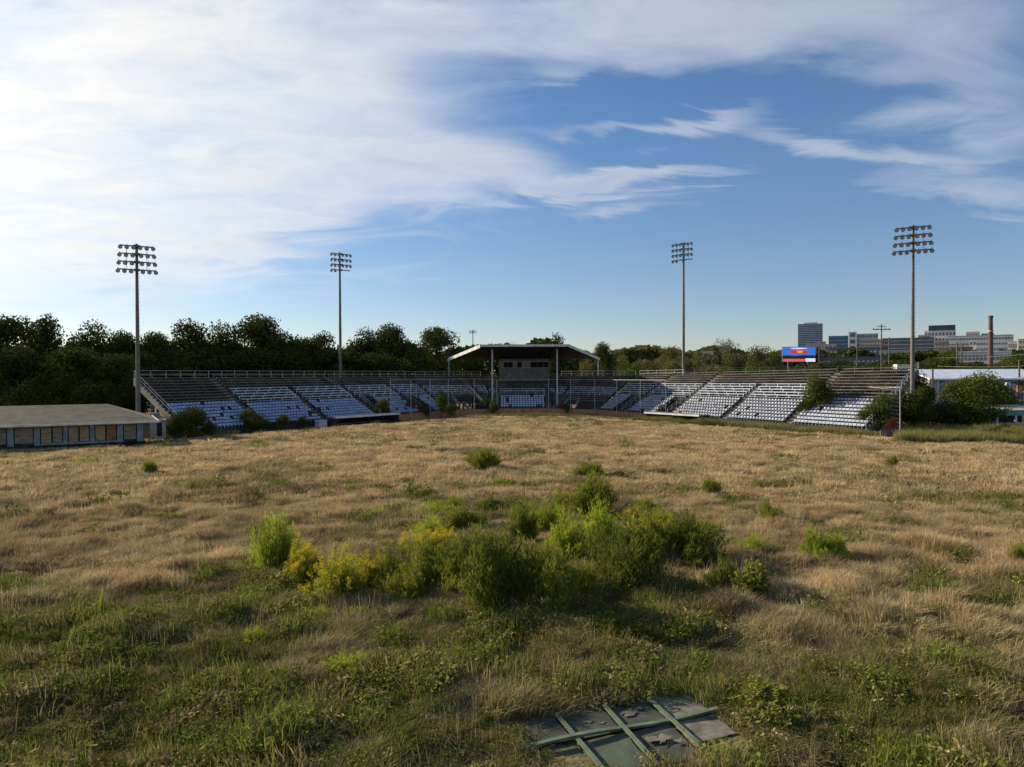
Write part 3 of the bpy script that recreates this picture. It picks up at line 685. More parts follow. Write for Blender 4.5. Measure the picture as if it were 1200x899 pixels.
# ------------------------------------------------------------------ fallen panel in the foreground
def fallen_panel():
    C = Vector((2.50, 15.85, -.03)); ang = math.atan2(1.33, 3.88)
    t = thing('fallen_panel', 'fallen wooden sign backing with green battens lying in foreground grass', 'wooden panel', C, ang)
    t.rotation_euler = (R(1.5), R(-1.0), ang)
    xs = [-2.35, -1.22, -.02, 1.16, 2.35]; k = 0
    looks = {(0, 0): 'panel', (1, 0): 'panel', (2, 0): 'panel', (3, 0): 'panel_bare', (0, 1): 'panel_green', (1, 1): 'panel_green', (2, 1): 'panel', (3, 1): 'panel_bare'}
    def ragged(x0, x1, y0, y1):
        pts = []
        for (a, b) in (((x0, y0), (x1, y0)), ((x1, y0), (x1, y1)), ((x1, y1), (x0, y1)), ((x0, y1), (x0, y0))):
            for j in range(6):
                f = j/6; x = a[0]+(b[0]-a[0])*f; y = a[1]+(b[1]-a[1])*f; pts.append((x+random.uniform(-.025, .025), y+random.uniform(-.025, .025), 0))
        return pts
    for i in range(4):
        for j in range(2):
            y0, y1 = ((.06, 1.12) if j == 0 else (-1.38, -.06)); x0, x1 = xs[i]+.03, xs[i+1]-.03
            if (i, j) == (3, 1): y0 = -.95
            m = MB(); m.slab(ragged(x0, x1, y0, y1), .025); o = m.build('board', M[looks[(i, j)]], t); o.location = (0, 0, random.uniform(-.02, .02)); o.rotation_euler = (R(random.uniform(-1.5, 1.5)), R(random.uniform(-1.2, 1.2)), R(random.uniform(-1, 1)))
    # peeled pale patches
    for (x, y, r_, ma) in ((.62, -.62, .24, 'panel_bare'), (.95, -.78, .13, 'panel_bare'), (.35, -.5, .12, 'panel_bare'), (.45, .62, .17, 'panel_bare'), (.75, .75, .1, 'panel_bare'), (-.6, .6, .10, 'panel_bare'), (-.35, .45, .06, 'panel_bare')):
        pts = [(x+math.cos(a)*r_*random.uniform(.35, 1.4)*1.3, y+math.sin(a)*r_*random.uniform(.3, 1.3)*.7, .036) for a in [2*math.pi*k/14 for k in range(14)]]
        m = MB(); m.slab(pts, .006); m.build('peeled_patch', M[ma], t)
    m = MB(); n = 8
    for k in range(n):
        a, b = -2.45+4.9*k/n, -2.45+4.9*(k+1)/n; za, zb = .055+.05*math.sin(k*.8), .055+.05*math.sin((k+1)*.8)
        m.hexa([(a, -.055, za), (b, -.055, zb), (b, .055, zb), (a, .055, za), (a, -.055, za+.055), (b, -.055, zb+.055), (b, .055, zb+.055), (a, .055, za+.055)])
    m.build('long_batten', M['batten'], t)
    for x, dy in ((-1.2, 0), (-.02, .02), (1.16, -.03)):
        m = MB(); m.box(-.05, .05, -1.32, 1.05, .035, .07); o = m.build('cross_batten', M['batten'], t); o.location = (x, dy, .052); o.rotation_euler = (R(random.uniform(-1, 1)), 0, R(random.uniform(-2, 2)))
fallen_panel()

# ------------------------------------------------------------------ foliage prototypes
def orient_quads(P, Nrm, size, aspect=.6, rg=rng, along=None):
    n = len(P); a = rg.normal(size=(n, 3)) if along is None else along
    a = a-np.sum(a*Nrm, 1, keepdims=True)*Nrm if along is None else a
    a /= np.linalg.norm(a, axis=1, keepdims=True)+1e-9; b = np.cross(Nrm, a); b /= np.linalg.norm(b, axis=1, keepdims=True)+1e-9
    s = np.asarray(size)[:, None]; a = a*s; b = b*s*aspect
    return np.stack([P-a, P+b*.9-a*.1, P+a, P-b*.9-a*.1], 1).reshape(-1, 3)
def crown_pts(rg, nb, n, wid, z0, z1, br, spread=1.0):
    """leaf points on clumps filling an uneven crown, unit tree height"""
    zc = (z0+z1)/2; hz = (z1-z0)/2; C = []
    while len(C) < nb:
        v = rg.uniform(-1, 1, 3)
        rr = np.linalg.norm(v)
        if rr > 1 or rr < .35: continue
        f = 1-.35*max(0, v[2])
        C.append((v[0]*(wid-br*.7)*f*rg.uniform(.75, 1.15), v[1]*(wid-br*.7)*f*rg.uniform(.75, 1.15), zc+v[2]*(hz-br*.6)))
    C = np.array(C); rad = rg.uniform(.65, 1.35, nb)*br
    idx = rg.choice(nb, n, p=rad**2/np.sum(rad**2)); d = rg.normal(size=(n, 3)); d /= np.linalg.norm(d, axis=1, keepdims=True)
    r = rad[idx]*(rg.uniform(0, 1, n)**.38)*rg.uniform(.85, 1.18, n); P = C[idx]+d*r[:, None]*np.array([1.1, 1.1, .85])
    nr = d+rg.normal(size=(n, 3))*.7; nr /= np.linalg.norm(nr, axis=1, keepdims=True)
    return P, nr, C
def make_tree(seed, mleaf, nb=26, n=6500, wid=.36, z0=.22, z1=1.0, br=.13, leaf=.014):
    rg = np.random.default_rng(seed); P, nr, C = crown_pts(rg, nb, n, wid, z0, z1, br)
    crown = npmesh('crown', orient_quads(P, nr, rg.uniform(.7, 1.4, n)*leaf, .65, rg), 4, mleaf)
    t = MB(); t.tube((0, 0, -.02), (0, 0, .35), .022, .015, n=7); t.tube((0, 0, .35), (.01, 0, .75), .015, .004, n=6)
    for c in C[:14]:
        zb = min(.7, .2+.5*rg.random()); mid = Vector((c[0]*.5, c[1]*.5, (zb+c[2])/2+.02)); t.tube((0, 0, zb), mid, .008, .005, n=5); t.tube(mid, c, .005, .002, n=4)
    return crown, t.mesh('trunk', M['bark'], True)
L_dark = leafmat('oak_leaves', (.022, .032, .010), (.075, .09, .022), .25)
L_mid = leafmat('bush_leaves', (.03, .045, .012), (.10, .13, .025), .3)
L_olive = leafmat('olive_leaves', (.075, .08, .03), (.17, .16, .055), .3)
L_wisp = leafmat('sparse_twig_leaves', (.12, .12, .08), (.22, .20, .12), .3)
L_bright = leafmat('bright_vine_leaves', (.03, .045, .010), (.14, .16, .03), .35)
TREES = {'dark': [make_tree(s, L_dark, nb=34, n=8500, wid=w, z0=.16, br=.12) for s, w in ((1, .36), (2, .42), (3, .34), (4, .40))],
         'olive': [make_tree(s, L_olive, nb=28, n=6000, wid=.45, z0=.08) for s in (11, 12, 13)],
         'wisp': [make_tree(21, L_wisp, nb=22, n=2600, wid=.42, z0=.3, br=.10, leaf=.010)],
         'mid': [make_tree(s, L_mid, nb=28, n=6500, wid=.42, z0=.1) for s in (31, 32)],
         'bright': [make_tree(s, L_bright, nb=30, n=8000, wid=.55, z0=.02, br=.17, leaf=.018) for s in (41, 42)],
         'bushd': [make_tree(s, L_dark, nb=30, n=8000, wid=.6, z0=.0, br=.2, leaf=.02) for s in (51, 52)],
         'bushm': [make_tree(s, L_mid, nb=24, n=6000, wid=.55, z0=.0, br=.2, leaf=.022) for s in (61, 62)]}
cnt = {}
def tree(px, ytop, d, wpx, kind, label, group='trees around the stadium', cat='tree', name='leafy_tree', zbase=0.0):
    p = at(px, ytop, d); k = cnt.get(kind, 0); cnt[kind] = k+1; cr, tk = TREES[kind][k % len(TREES[kind])]
    H = p.z-zbase; w = wpx/F*d; base_w = {'dark': .76, 'olive': .9, 'wisp': .84, 'mid': .84, 'bright': 1.1, 'bushd': 1.2, 'bushm': 1.1}[kind]
    t = thing(name, label, cat, (p.x, p.y, zbase), random.uniform(0, 6.28), group)
    sx = w/base_w; t.scale = (sx, sx, H)
    link('crown', cr, t); link('trunk', tk, t)
    return t
def DT(px, y, d, w, lab, kind='dark', **k): return tree(px, y, d, w, kind, lab, **k)
# dark trees to the left and behind the left wing
DT(8, 360, 118, 95, 'tall dark tree at the extreme left edge of the photo'); DT(52, 366, 124, 75, 'dark round topped tree left of the roof of the clubhouse'); DT(104, 373, 128, 75, 'dark domed tree left of the near left tower')
DT(143, 386, 132, 60, 'lower dark tree just left of the near left tower'); DT(184, 381, 134, 60, 'dark tree with lighter leaves just right of near left tower'); DT(222, 372, 142, 80, 'tall bushy dark tree behind left wing aisle')
DT(262, 374, 146, 70, 'dark tree adjoining the tallest one behind left wing'); DT(303, 367, 148, 88, 'tallest dark oak behind the middle of left wing'); DT(350, 388, 152, 66, 'small dark tree left of the slim left tower')
DT(378, 386, 158, 56, 'dark tree touching the slim left tower from the left'); DT(426, 382, 162, 62, 'dark tree just right of the slim left tower'); DT(457, 378, 160, 62, 'dark rounded oak midway between slim left tower and roof')
DT(508, 376, 166, 78, 'big round dark oak just left of the stand roof', z=None) if False else DT(515, 376, 166, 76, 'big round dark oak just left of the stand roof')
for i, (px, y, d, w, lab) in enumerate([(-30, 375, 112, 90, 'dark tree half outside the left picture edge'), (25, 400, 108, 90, 'low dark understory tree above the left half of clubhouse roof'), (85, 405, 110, 90, 'low dark understory tree above the middle of clubhouse roof'), (132, 408, 114, 70, 'low dark understory tree above right end of clubhouse roof'),
        (200, 404, 132, 80, 'low dark tree above first aisle of left wing'), (250, 402, 138, 80, 'low dark tree beneath the tall ones left of middle'), (330, 404, 146, 80, 'low dark tree beneath gap in the left tree line'), (395, 404, 152, 80, 'low dark tree at the foot of slim left tower'), (485, 402, 158, 70, 'low dark tree filling gap before round oak'), (550, 408, 172, 60, 'dark tree seen under left slope of stand roof'), (290, 408, 143, 70, 'low dark tree below the tallest oak'), (440, 408, 152, 70, 'low dark tree below the rounded oak'), (165, 410, 124, 60, 'low dark tree behind near left tower')]):
    DT(px, y, d, w, lab)
for px_, lab_ in ((-10, 'dark low thicket at left picture edge behind the clubhouse'), (35, 'dark low thicket behind the left third of the clubhouse roof'), (75, 'dark low thicket behind the middle of the clubhouse'), (115, 'dark low thicket behind the right third of the clubhouse roof')): DT(px_, 436, 103, 62, lab_, 'bushd')
DT(158, 432, 112, 50, 'dark low scrub under the raised end of left wing', 'bushd')
for (px, y, d, w, lab, kind) in [
    (598, 396, 190, 26, 'spiky dark treetop peeping over the stand roof', 'mid'), (649, 388, 195, 42, 'dark treetop above the middle of stand roof', 'dark'), (706, 400, 178, 34, 'dark tree just right of the stand roof end', 'dark'), (690, 410, 182, 40, 'olive tree seen under right slope of stand roof', 'olive'),
    (728, 412, 200, 46, 'low olive tree right of the roof end', 'olive'), (756, 411, 185, 48, 'olive tree left of the slim right tower', 'olive'), (782, 402, 196, 46, 'olive green tree with darker top touching slim right tower', 'olive'), (822, 408, 205, 56, 'wide olive tree just right of slim right tower', 'olive'),
    (850, 388, 215, 48, 'pale wispy half bare tree above the olive tree line', 'wisp'), (862, 404, 200, 50, 'olive tree below the wispy one', 'olive'), (893, 401, 205, 50, 'olive tree left of the billboard', 'olive'), (905, 406, 212, 34, 'dark olive tree touching billboard edge', 'mid'), (800, 414, 175, 60, 'low olive bushy tree at right wing back rail', 'olive'), (745, 420, 170, 60, 'low dark tree behind upper right wing rows', 'mid'), (840, 418, 172, 60, 'low olive tree behind the fourth section of right wing', 'olive'), (885, 420, 176, 60, 'low mid green tree below billboard left edge', 'mid'),
    (1106, 405, 178, 48, 'dark green tree below the square brick tower', 'mid'), (1080, 420, 172, 26, 'narrow dark tree right of near right tower', 'dark'), (1140, 424, 190, 60, 'dark tree left of the brick chimney base', 'dark'), (1182, 412, 185, 60, 'dark green tree right of the chimney', 'mid'), (1205, 404, 180, 50, 'dark tree at the right picture edge', 'mid'), (1165, 426, 176, 60, 'dark low tree behind the white roofed warehouse', 'dark'),
    (965, 424, 230, 60, 'low dark tree line clump under the skyscraper', 'dark'), (1005, 426, 240, 60, 'low dark tree under the pale office block', 'dark'), (1050, 424, 235, 60, 'low dark tree left of near right tower', 'dark'), (930, 428, 220, 40, 'small dark tree below the billboard', 'dark'), (985, 421, 330, 50, 'distant dark tree beneath the teal glass block', 'dark')]:
    DT(px, y, d, w, lab, kind)
# vegetation grown into the seating and at its foot
V = 'self sown trees and bushes in the grandstand'
for (px, y, yb, d, w, lab, kind, zb) in [
    (224, 470, 0, 90.5, 42, 'dark ragged bush swallowing the near end of left wing', 'bushd', 0), (205, 486, 0, 88, 26, 'dark low bush between shed and left wing', 'bushd', 0), (244, 492, 0, 92, 20, 'dark small bush before lowest seats of left wing', 'bushd', 0),
    (290, 477, 0, 101.5, 20, 'thin yellow green sapling in first aisle of left wing', 'bright', 0), (303, 485, 0, 101, 26, 'rounded mid green bush below the first left aisle', 'bushm', 0), (331, 484, 0, 104, 17, 'small grey green tree right of rounded bush at left wall', 'bushm', 0), (356, 486, 0, 107, 13, 'smallest of the green bushes at the left wall', 'bushm', 0),
    (449, 466, 0, 124, 20, 'yellow brown bush above the left dugout roof', 'bright', 0), (481, 462, 0, 130, 14, 'yellow topped sapling in left wing seats', 'bright', 0), (497, 472, 0, 131, 18, 'dark bush in the second left stairwell', 'bushd', 0), (517, 453, 0, 129, 15, 'slender lollipop sapling in front of left wing seats', 'mid', 0), (527, 473, 0, 131, 18, 'yellow green bush at brick wall left of home plate', 'bright', 0),
    (566, 463, 0, 142, 24, 'dark bush in left corner of home plate stand', 'bushd', 0), (579, 470, 0, 138.5, 14, 'yellow green bush at foot of left roof column', 'bright', 0), (664, 472, 0, 139, 14, 'yellow green bush at foot of right roof column', 'bright', 0), (868, 484, 0, 119, 18, 'dark mound bush right of the right dugout', 'bushd', 0),
    (958, 434, 0, 104, 38, 'leafy tree growing through seats of right wing', 'bright', 0), (947, 462, 0, 104.5, 22, 'dark bush under the tree in right wing seats', 'bushd', 0), (992, 482, 0, 99, 16, 'small green bush at right wing foot', 'bushm', 0), (1003, 481, 0, 98, 14, 'small dark green bush beside wall of right wing', 'bushm', 0), (1012, 480, 0, 96, 18, 'near black bush left of the tall corner fence', 'bushd', 0),
    (1032, 460, 0, 95, 44, 'brownish bush behind the corner fence', 'bushm', 0), (1056, 450, 0, 98, 50, 'large dark bush behind the corner fence post', 'bushd', 0), (1078, 438, 0, 101, 36, 'dark bush with sunlit vine beside near right tower', 'bright', 0), (1080, 452, 0, 96, 26, 'large dark thicket right of near right tower', 'bushd', 0), (1106, 464, 0, 98, 44, 'dark thicket below the blue door', 'bushd', 0),
    (1128, 440, 0, 105, 56, 'sunlit bushy tree right of the blue door', 'bright', 0), (1152, 435, 0, 107, 64, 'largest sunlit bushy tree before the warehouse', 'bright', 0), (1140, 462, 0, 98, 60, 'dark lower thicket under the sunlit bushy trees', 'bushm', 0), (1171, 445, 0, 108, 40, 'sunlit bushy tree left of teal canopy', 'bright', 0), (1175, 495, 0, 89, 16, 'small dark bush before the teal canopy', 'bushm', 0)]:
    tree(px, y, d, w*1.15, kind, lab, V, 'tree' if 'tree' in lab or 'sapling' in lab else 'bush', 'self_sown_tree' if ('tree' in lab or 'sapling' in lab) else 'wild_bush', zb)
L_red = leafmat('red_leaves', (.06, .02, .015), (.17, .045, .035), .3)
TREES['red'] = [make_tree(71, L_red, nb=20, n=3000, wid=.6, z0=0, br=.2, leaf=.025)]
t = thing('wild_bush', 'low red leaved bush behind the tall corner fence', 'bush', ground(1047, 510), 0, V); t.scale = (2.6, 1.4, 2.2); link('crown', TREES['red'][0][0], t); link('trunk', TREES['red'][0][1], t)

# ------------------------------------------------------------------ field shrubs
def make_shrub(seed, ml, stems=110, per=85, ll=.035, lw=.22, up=.9, wid=.5, flower=None, floppy=.25, zmin=.06, stemmat='bark', nclump=True):
    """unit height shrub: many whippy stems carrying small upward leaves"""
    rg = np.random.default_rng(seed); Pp = []; D = []; F_ = []; sm = MB()
    nc = 7; cx_ = rg.normal(size=(nc, 2))*wid*.34; ch_ = rg.uniform(.55, 1.08, nc); ch_[0] = 1.08; cx_[0] *= .3; cw_ = rg.uniform(.45, .8, nc)
    for s in range(stems):
        ci_ = rg.integers(nc)
        a = rg.uniform(0, 2*math.pi); rr = rg.uniform(0, 1)**.5; h = (1-.42*rr**2)*rg.uniform(.66, 1.02)*(ch_[ci_] if nclump else 1)
        bx, by = math.cos(a)*rr*wid*.35, math.sin(a)*rr*wid*.35; ex, ey = math.cos(a)*rr*wid*.95, math.sin(a)*rr*wid*.95
        ex += rg.normal()*.05; ey += rg.normal()*.05
        if nclump: bx = bx*.7+cx_[ci_, 0]*.6; by = by*.7+cx_[ci_, 1]*.6; ex = cx_[ci_, 0]*1.15+ex*cw_[ci_]*.8; ey = cx_[ci_, 1]*1.15+ey*cw_[ci_]*.8
        t = rg.uniform(zmin, 1, per)**.85; x = bx+(ex-bx)*t**1.5; y = by+(ey-by)*t**1.5; z = h*(t-floppy*rr*t*t*.4)
        sp = .036*(.5+.9*np.sin(np.pi*np.clip(t, 0, 1)))
        p = np.stack([x+rg.normal(size=per)*sp, y+rg.normal(size=per)*sp, z+rg.normal(size=per)*.012], 1); Pp.append(p)
        d = np.stack([(ex-bx)*1.2*t+rg.normal(size=per)*.35, (ey-by)*1.2*t+rg.normal(size=per)*.35, np.full(per, up)], 1); D.append(d)
        if s % 3 == 0: 
            q = [(bx+(ex-bx)*f**1.5, by+(ey-by)*f**1.5, h*(f-floppy*rr*f*f*.4)) for f in (0, .4, .8)]
            sm.tube(q[0], q[1], .006, .004, n=3, caps=False); sm.tube(q[1], q[2], .004, .002, n=3, caps=False)
        if flower and rg.random() < flower:
            k = 46; tt = rg.uniform(0, 1, k); F_.append(np.stack([ex+rg.normal(size=k)*.028+(tt*.03), ey+rg.normal(size=k)*.028, h*(1-floppy*rr*.4)-.02+tt*.10*1.0+rg.normal(size=k)*.012], 1))
    P = np.concatenate(Pp); D = np.concatenate(D); D /= np.linalg.norm(D, axis=1, keepdims=True); n = len(P)
    nr = rg.normal(size=(n, 3)); nr -= np.sum(nr*D, 1, keepdims=True)*D; nr /= np.linalg.norm(nr, axis=1, keepdims=True)
    fol = npmesh('foliage', orient_quads(P, nr, rg.uniform(.6, 1.3, n)*ll, lw, rg, D), 4, ml)
    fl = None
    if F_:
        P = np.concatenate(F_); n = len(P); nr = rg.normal(size=(n, 3)); nr /= np.linalg.norm(nr, axis=1, keepdims=True)
        fl = npmesh('flower_heads', orient_quads(P, nr, rg.uniform(.6, 1.3, n)*.011, .8, rg), 4, M_yel)
    return fol, sm.mesh('stems', M[stemmat]), fl
M_yel = leafmat('goldenrod_flower', (.50, .40, .03), (.72, .58, .05), .25)
G_dark = leafmat('shrub_dark_green', (.045, .062, .012), (.18, .20, .036), .4, scale=2.5)
G_mid = leafmat('shrub_mid_green', (.08, .10, .018), (.27, .28, .045), .42, scale=2.5)
G_lite = leafmat('shrub_bright_green', (.14, .18, .02), (.37, .41, .05), .45, scale=2.5)
G_yel = leafmat('shrub_yellow_green', (.13, .14, .03), (.30, .30, .06), .4, scale=2.5)
G_brn = leafmat('dead_shrub_brown', (.08, .05, .03), (.17, .11, .06), .2, scale=2.5)
SH = {'dark': [make_shrub(s, G_dark, 210, 75, .036, .2, wid=.55) for s in (1, 2, 14)], 'mid': [make_shrub(s, G_mid, 190, 70, .038, .18, wid=.55) for s in (3, 4, 15)],
      'lite': [make_shrub(s, G_lite, 180, 70, .038, .18, wid=.52) for s in (5, 6, 16)], 'reed': [make_shrub(7, G_lite, 170, 50, .05, .09, up=1.8, wid=.5, floppy=.05, zmin=.0)],
      'gold': [make_shrub(s, G_mid, 110, 60, .032, .22, wid=.55, flower=.95) for s in (8, 9)], 'round': [make_shrub(10, G_mid, 210, 70, .04, .2, wid=.75, floppy=.4, nclump=False)],
      'leafy': [make_shrub(11, G_yel, 90, 60, .038, .6, up=.3, wid=.6)], 'mound': [make_shrub(12, G_lite, 200, 40, .06, .12, wid=.9, floppy=.7, zmin=0)], 'brown': [make_shrub(13, G_brn, 150, 50, .05, .12, wid=.9, floppy=.6, up=.5)]}
sc = {}
def shrub(px, yb, wpx, hpx, kind, label, cat='shrub', name='field_shrub'):
    g = ground(px, yb); d = g.y; H = hpx/F*d*1.16; w = wpx/F*d*(1.3 if kind in ('dark', 'mid', 'lite', 'gold') else 1.1); k = sc.get(kind, 0); sc[kind] = k+1; fo, st, fl = SH[kind][k % len(SH[kind])]
    bw = {'dark': 1.1, 'mid': 1.1, 'lite': 1.04, 'reed': 1.0, 'gold': 1.1, 'round': 1.5, 'leafy': 1.2, 'mound': 1.8, 'brown': 1.8}[kind]
    t = thing(name, label, cat, (g.x, g.y, gzf(g.x, g.y)-.03), random.uniform(0, 6.28), 'wild shrubs scattered over the field'); t.scale = (w/bw, w/bw, H)
    link('foliage', fo, t); link('stems', st, t)
    if fl: link('flower_heads', fl, t)
for a in [
    (318, 668, 84, 62, 'reed', 'tall bright green reedy clump left of the yellow goldenrod', 'reed clump', 'reed_clump'),
    (360, 684, 44, 50, 'gold', 'yellow goldenrod clump nearest the reedy clump', 'goldenrod', 'goldenrod'), (397, 700, 56, 60, 'gold', 'broad yellow goldenrod right of the first', 'goldenrod', 'goldenrod'), (428, 688, 40, 44, 'gold', 'sparse goldenrod leaning on green bush', 'goldenrod', 'goldenrod'),
    (458, 690, 52, 44, 'dark', 'dark green shrub right of the yellow goldenrod'), (508, 690, 62, 62, 'mid', 'green shrub in front of small yellow flowers'), (500, 655, 44, 34, 'gold', 'yellow goldenrod behind the middle green shrub', 'goldenrod', 'goldenrod'), (525, 652, 40, 34, 'gold', 'yellow goldenrod left behind largest dark shrub', 'goldenrod', 'goldenrod'),
    (560, 695, 60, 72, 'dark', 'left shoulder of the big dark shrub group'), (592, 712, 86, 92, 'dark', 'largest dark feathery shrub at centre of the group'), (655, 718, 78, 70, 'mid', 'light feathery shrub front right of the largest'), (635, 690, 60, 62, 'mid', 'feathery shrub wedged behind the light front one'),
    (614, 640, 36, 48, 'dark', 'narrow dark shrub behind the largest shrub'), (662, 655, 52, 56, 'lite', 'green shrub between narrow dark one and bright one'), (708, 645, 62, 62, 'lite', 'brightest green rounded shrub in the group'), (742, 612, 34, 20, 'gold', 'yellow flower patch behind bright rounded shrub', 'goldenrod', 'goldenrod'), (772, 626, 52, 34, 'lite', 'bright green shrub behind the dark right one'),
    (742, 688, 82, 80, 'dark', 'big dark leaning shrub right of centre'), (775, 660, 60, 62, 'mid', 'shrub behind the big leaning one'), (804, 660, 56, 60, 'dark', 'dark shrub ending the group on the right'), (690, 603, 54, 46, 'mid', 'olive shrub standing behind bright rounded shrub'), (692, 562, 34, 22, 'mid', 'small shrub farthest back in line with group'),
    (567, 553, 44, 30, 'round', 'lone rounded shrub in tan grass before home plate'), (833, 586, 25, 25, 'round', 'lone small round shrub right of the group'), (900, 613, 25, 27, 'mid', 'lone small upright shrub farther right'), (954, 660, 32, 46, 'lite', 'bright upright shrub, taller of the right pair'), (982, 662, 42, 38, 'lite', 'bright lower shrub, wider of the right pair'),
    (880, 700, 58, 46, 'leafy', 'pale leafy shrub right below the group'), (850, 692, 50, 40, 'dark', 'dark low shrub left of pale leafy shrub'), (175, 558, 19, 20, 'round', 'small lone shrub in front of clubhouse'), (515, 608, 62, 22, 'mound', 'light green mound left behind the group'), (500, 628, 50, 26, 'mound', 'green mound left of olive grass'),
    (546, 622, 40, 26, 'mid', 'small green shrub behind goldenrod'), (576, 600, 36, 20, 'dark', 'small grey green shrub behind group'), (440, 608, 34, 18, 'mound', 'low bright tuft in tan grass left of group'), (590, 570, 34, 12, 'mound', 'low green tuft right below the lone rounded shrub'), (368, 728, 46, 22, 'mound', 'bright low mound before goldenrod'), (418, 724, 34, 18, 'mound', 'smaller low mound right of bright one'),
    (300, 752, 30, 20, 'mound', 'pale green tuft in dark foreground grass'), (405, 790, 66, 26, 'mound', 'wide pale tuft in foreground grass'), (120, 725, 10, 34, 'reed', 'thin upright reed clump at left', 'reed clump', 'reed_clump'), (57, 612, 38, 18, 'brown', 'brown dead bush in tan grass at left'), (1048, 551, 18, 18, 'leafy', 'small leafy plant alone on the right field'), (100, 545, 30, 12, 'mound', 'low green weeds before clubhouse left'),
    (1035, 893, 60, 30, 'mound', 'green grass mound at bottom right'), (300, 590, 90, 16, 'brown', 'wide brown dead weeds across left middle field'), (350, 580, 80, 14, 'brown', 'brown dead weeds right of the wide ones'), (230, 640, 26, 14, 'brown', 'small brown tuft left of reedy clump'), (1195, 665, 30, 30, 'mid', 'green shrub cut by right picture edge'), (725, 562, 26, 12, 'dark', 'tiny dark shrub beside farthest back one'), (760, 598, 30, 16, 'mid', 'low shrub behind the yellow flower patch'),
    (478, 700, 50, 40, 'mid', 'olive shrub filling between goldenrod and middle green shrub'), (545, 668, 44, 44, 'mid', 'olive shrub just behind the left shoulder shrub'), (640, 625, 46, 34, 'lite', 'small bright shrub at the back middle of the group'), (690, 700, 56, 46, 'mid', 'olive shrub between the two biggest front shrubs'), (830, 668, 44, 34, 'mid', 'olive shrub fringing the right end of the group'), (660, 600, 34, 24, 'mid', 'small olive shrub left of the olive back shrub'), (530, 600, 40, 20, 'mid', 'low olive shrub behind the light green mound'),
    (880, 650, 50, 24, 'mound', 'low green mound between group and right pair'), (820, 630, 40, 20, 'mid', 'low shrub behind the right dark shrub'), (610, 612, 34, 22, 'mid', 'small shrub behind narrow dark one'), (480, 530, 20, 8, 'dark', 'tiny dark tuft on far infield left'), (690, 518, 24, 6, 'mound', 'flat green tuft on far infield'), (885, 830, 90, 34, 'leafy', 'low leafy weeds right of fallen panel'), (130, 770, 60, 20, 'dark', 'dark low weeds in left foreground'), (40, 760, 60, 18, 'dark', 'dark low weeds at left foreground edge'), (720, 745, 90, 20, 'dark', 'dark low weeds in front of the shrub group')]:
    shrub(*a)

# ------------------------------------------------------------------ grass (scattered clumps)
def clump(seed, n, r, h, w, lean, seg=2, mat_=None, leafy=False):
    rg = np.random.default_rng(seed); V_ = []; Fc = []; m = MB()
    for k in range(n):
        a = rg.uniform(0, 6.28); rr = r*rg.uniform(0, 1)**.5; x, y = math.cos(a)*rr, math.sin(a)*rr; hh = h*rg.uniform(.5, 1.1)
        dx = lean[0]*rg.uniform(.5, 1.4)+math.cos(a)*.25*rg.random()+rg.normal()*.14; dy = lean[1]*rg.uniform(.5, 1.4)+math.sin(a)*.25*rg.random()+rg.normal()*.14
        b = rg.uniform(0, 6.28); wx, wy = math.cos(b)*w/2, math.sin(b)*w/2
        p1 = (x+dx*hh*.35, y+dy*hh*.35, hh*.60); p2 = (x+dx*hh, y+dy*hh, hh*.92)
        i = len(m.v); m.v += [(x-wx, y-wy, -.05), (x+wx, y+wy, -.05), (p1[0]+wx*.8, p1[1]+wy*.8, p1[2]), (p1[0]-wx*.8, p1[1]-wy*.8, p1[2]), p2]
        m.f += [(i, i+1, i+2, i+3), (i+3, i+2, i+4)]
    return m.mesh('grass_clump', mat_)
def leaf_clump(seed, n, r, h, s, mat_):
    rg = np.random.default_rng(seed); a = rg.uniform(0, 6.28, n); rr = r*rg.uniform(0, 1, n)**.5; z = h*rg.uniform(.1, 1, n)*(1-(rr/r)**2*.6)
    P = np.stack([np.cos(a)*rr, np.sin(a)*rr, z], 1); nr = rg.normal(size=(n, 3))*.6+np.array([0, 0, .8]); nr /= np.linalg.norm(nr, axis=1, keepdims=True)
    return npmesh('weed_clump', orient_quads(P, nr, rg.uniform(.6, 1.4, n)*s, .55, rg), 4, mat_)
GM = leafmat('field_grass', None, None, .32, inst=True)
def proto_coll(name, meshes):
    c = bpy.data.collections.new(name)
    for k, me in enumerate(meshes):
        o = bpy.data.objects.new('%s_%02d' % (name, k), me); c.objects.link(o)
    return c
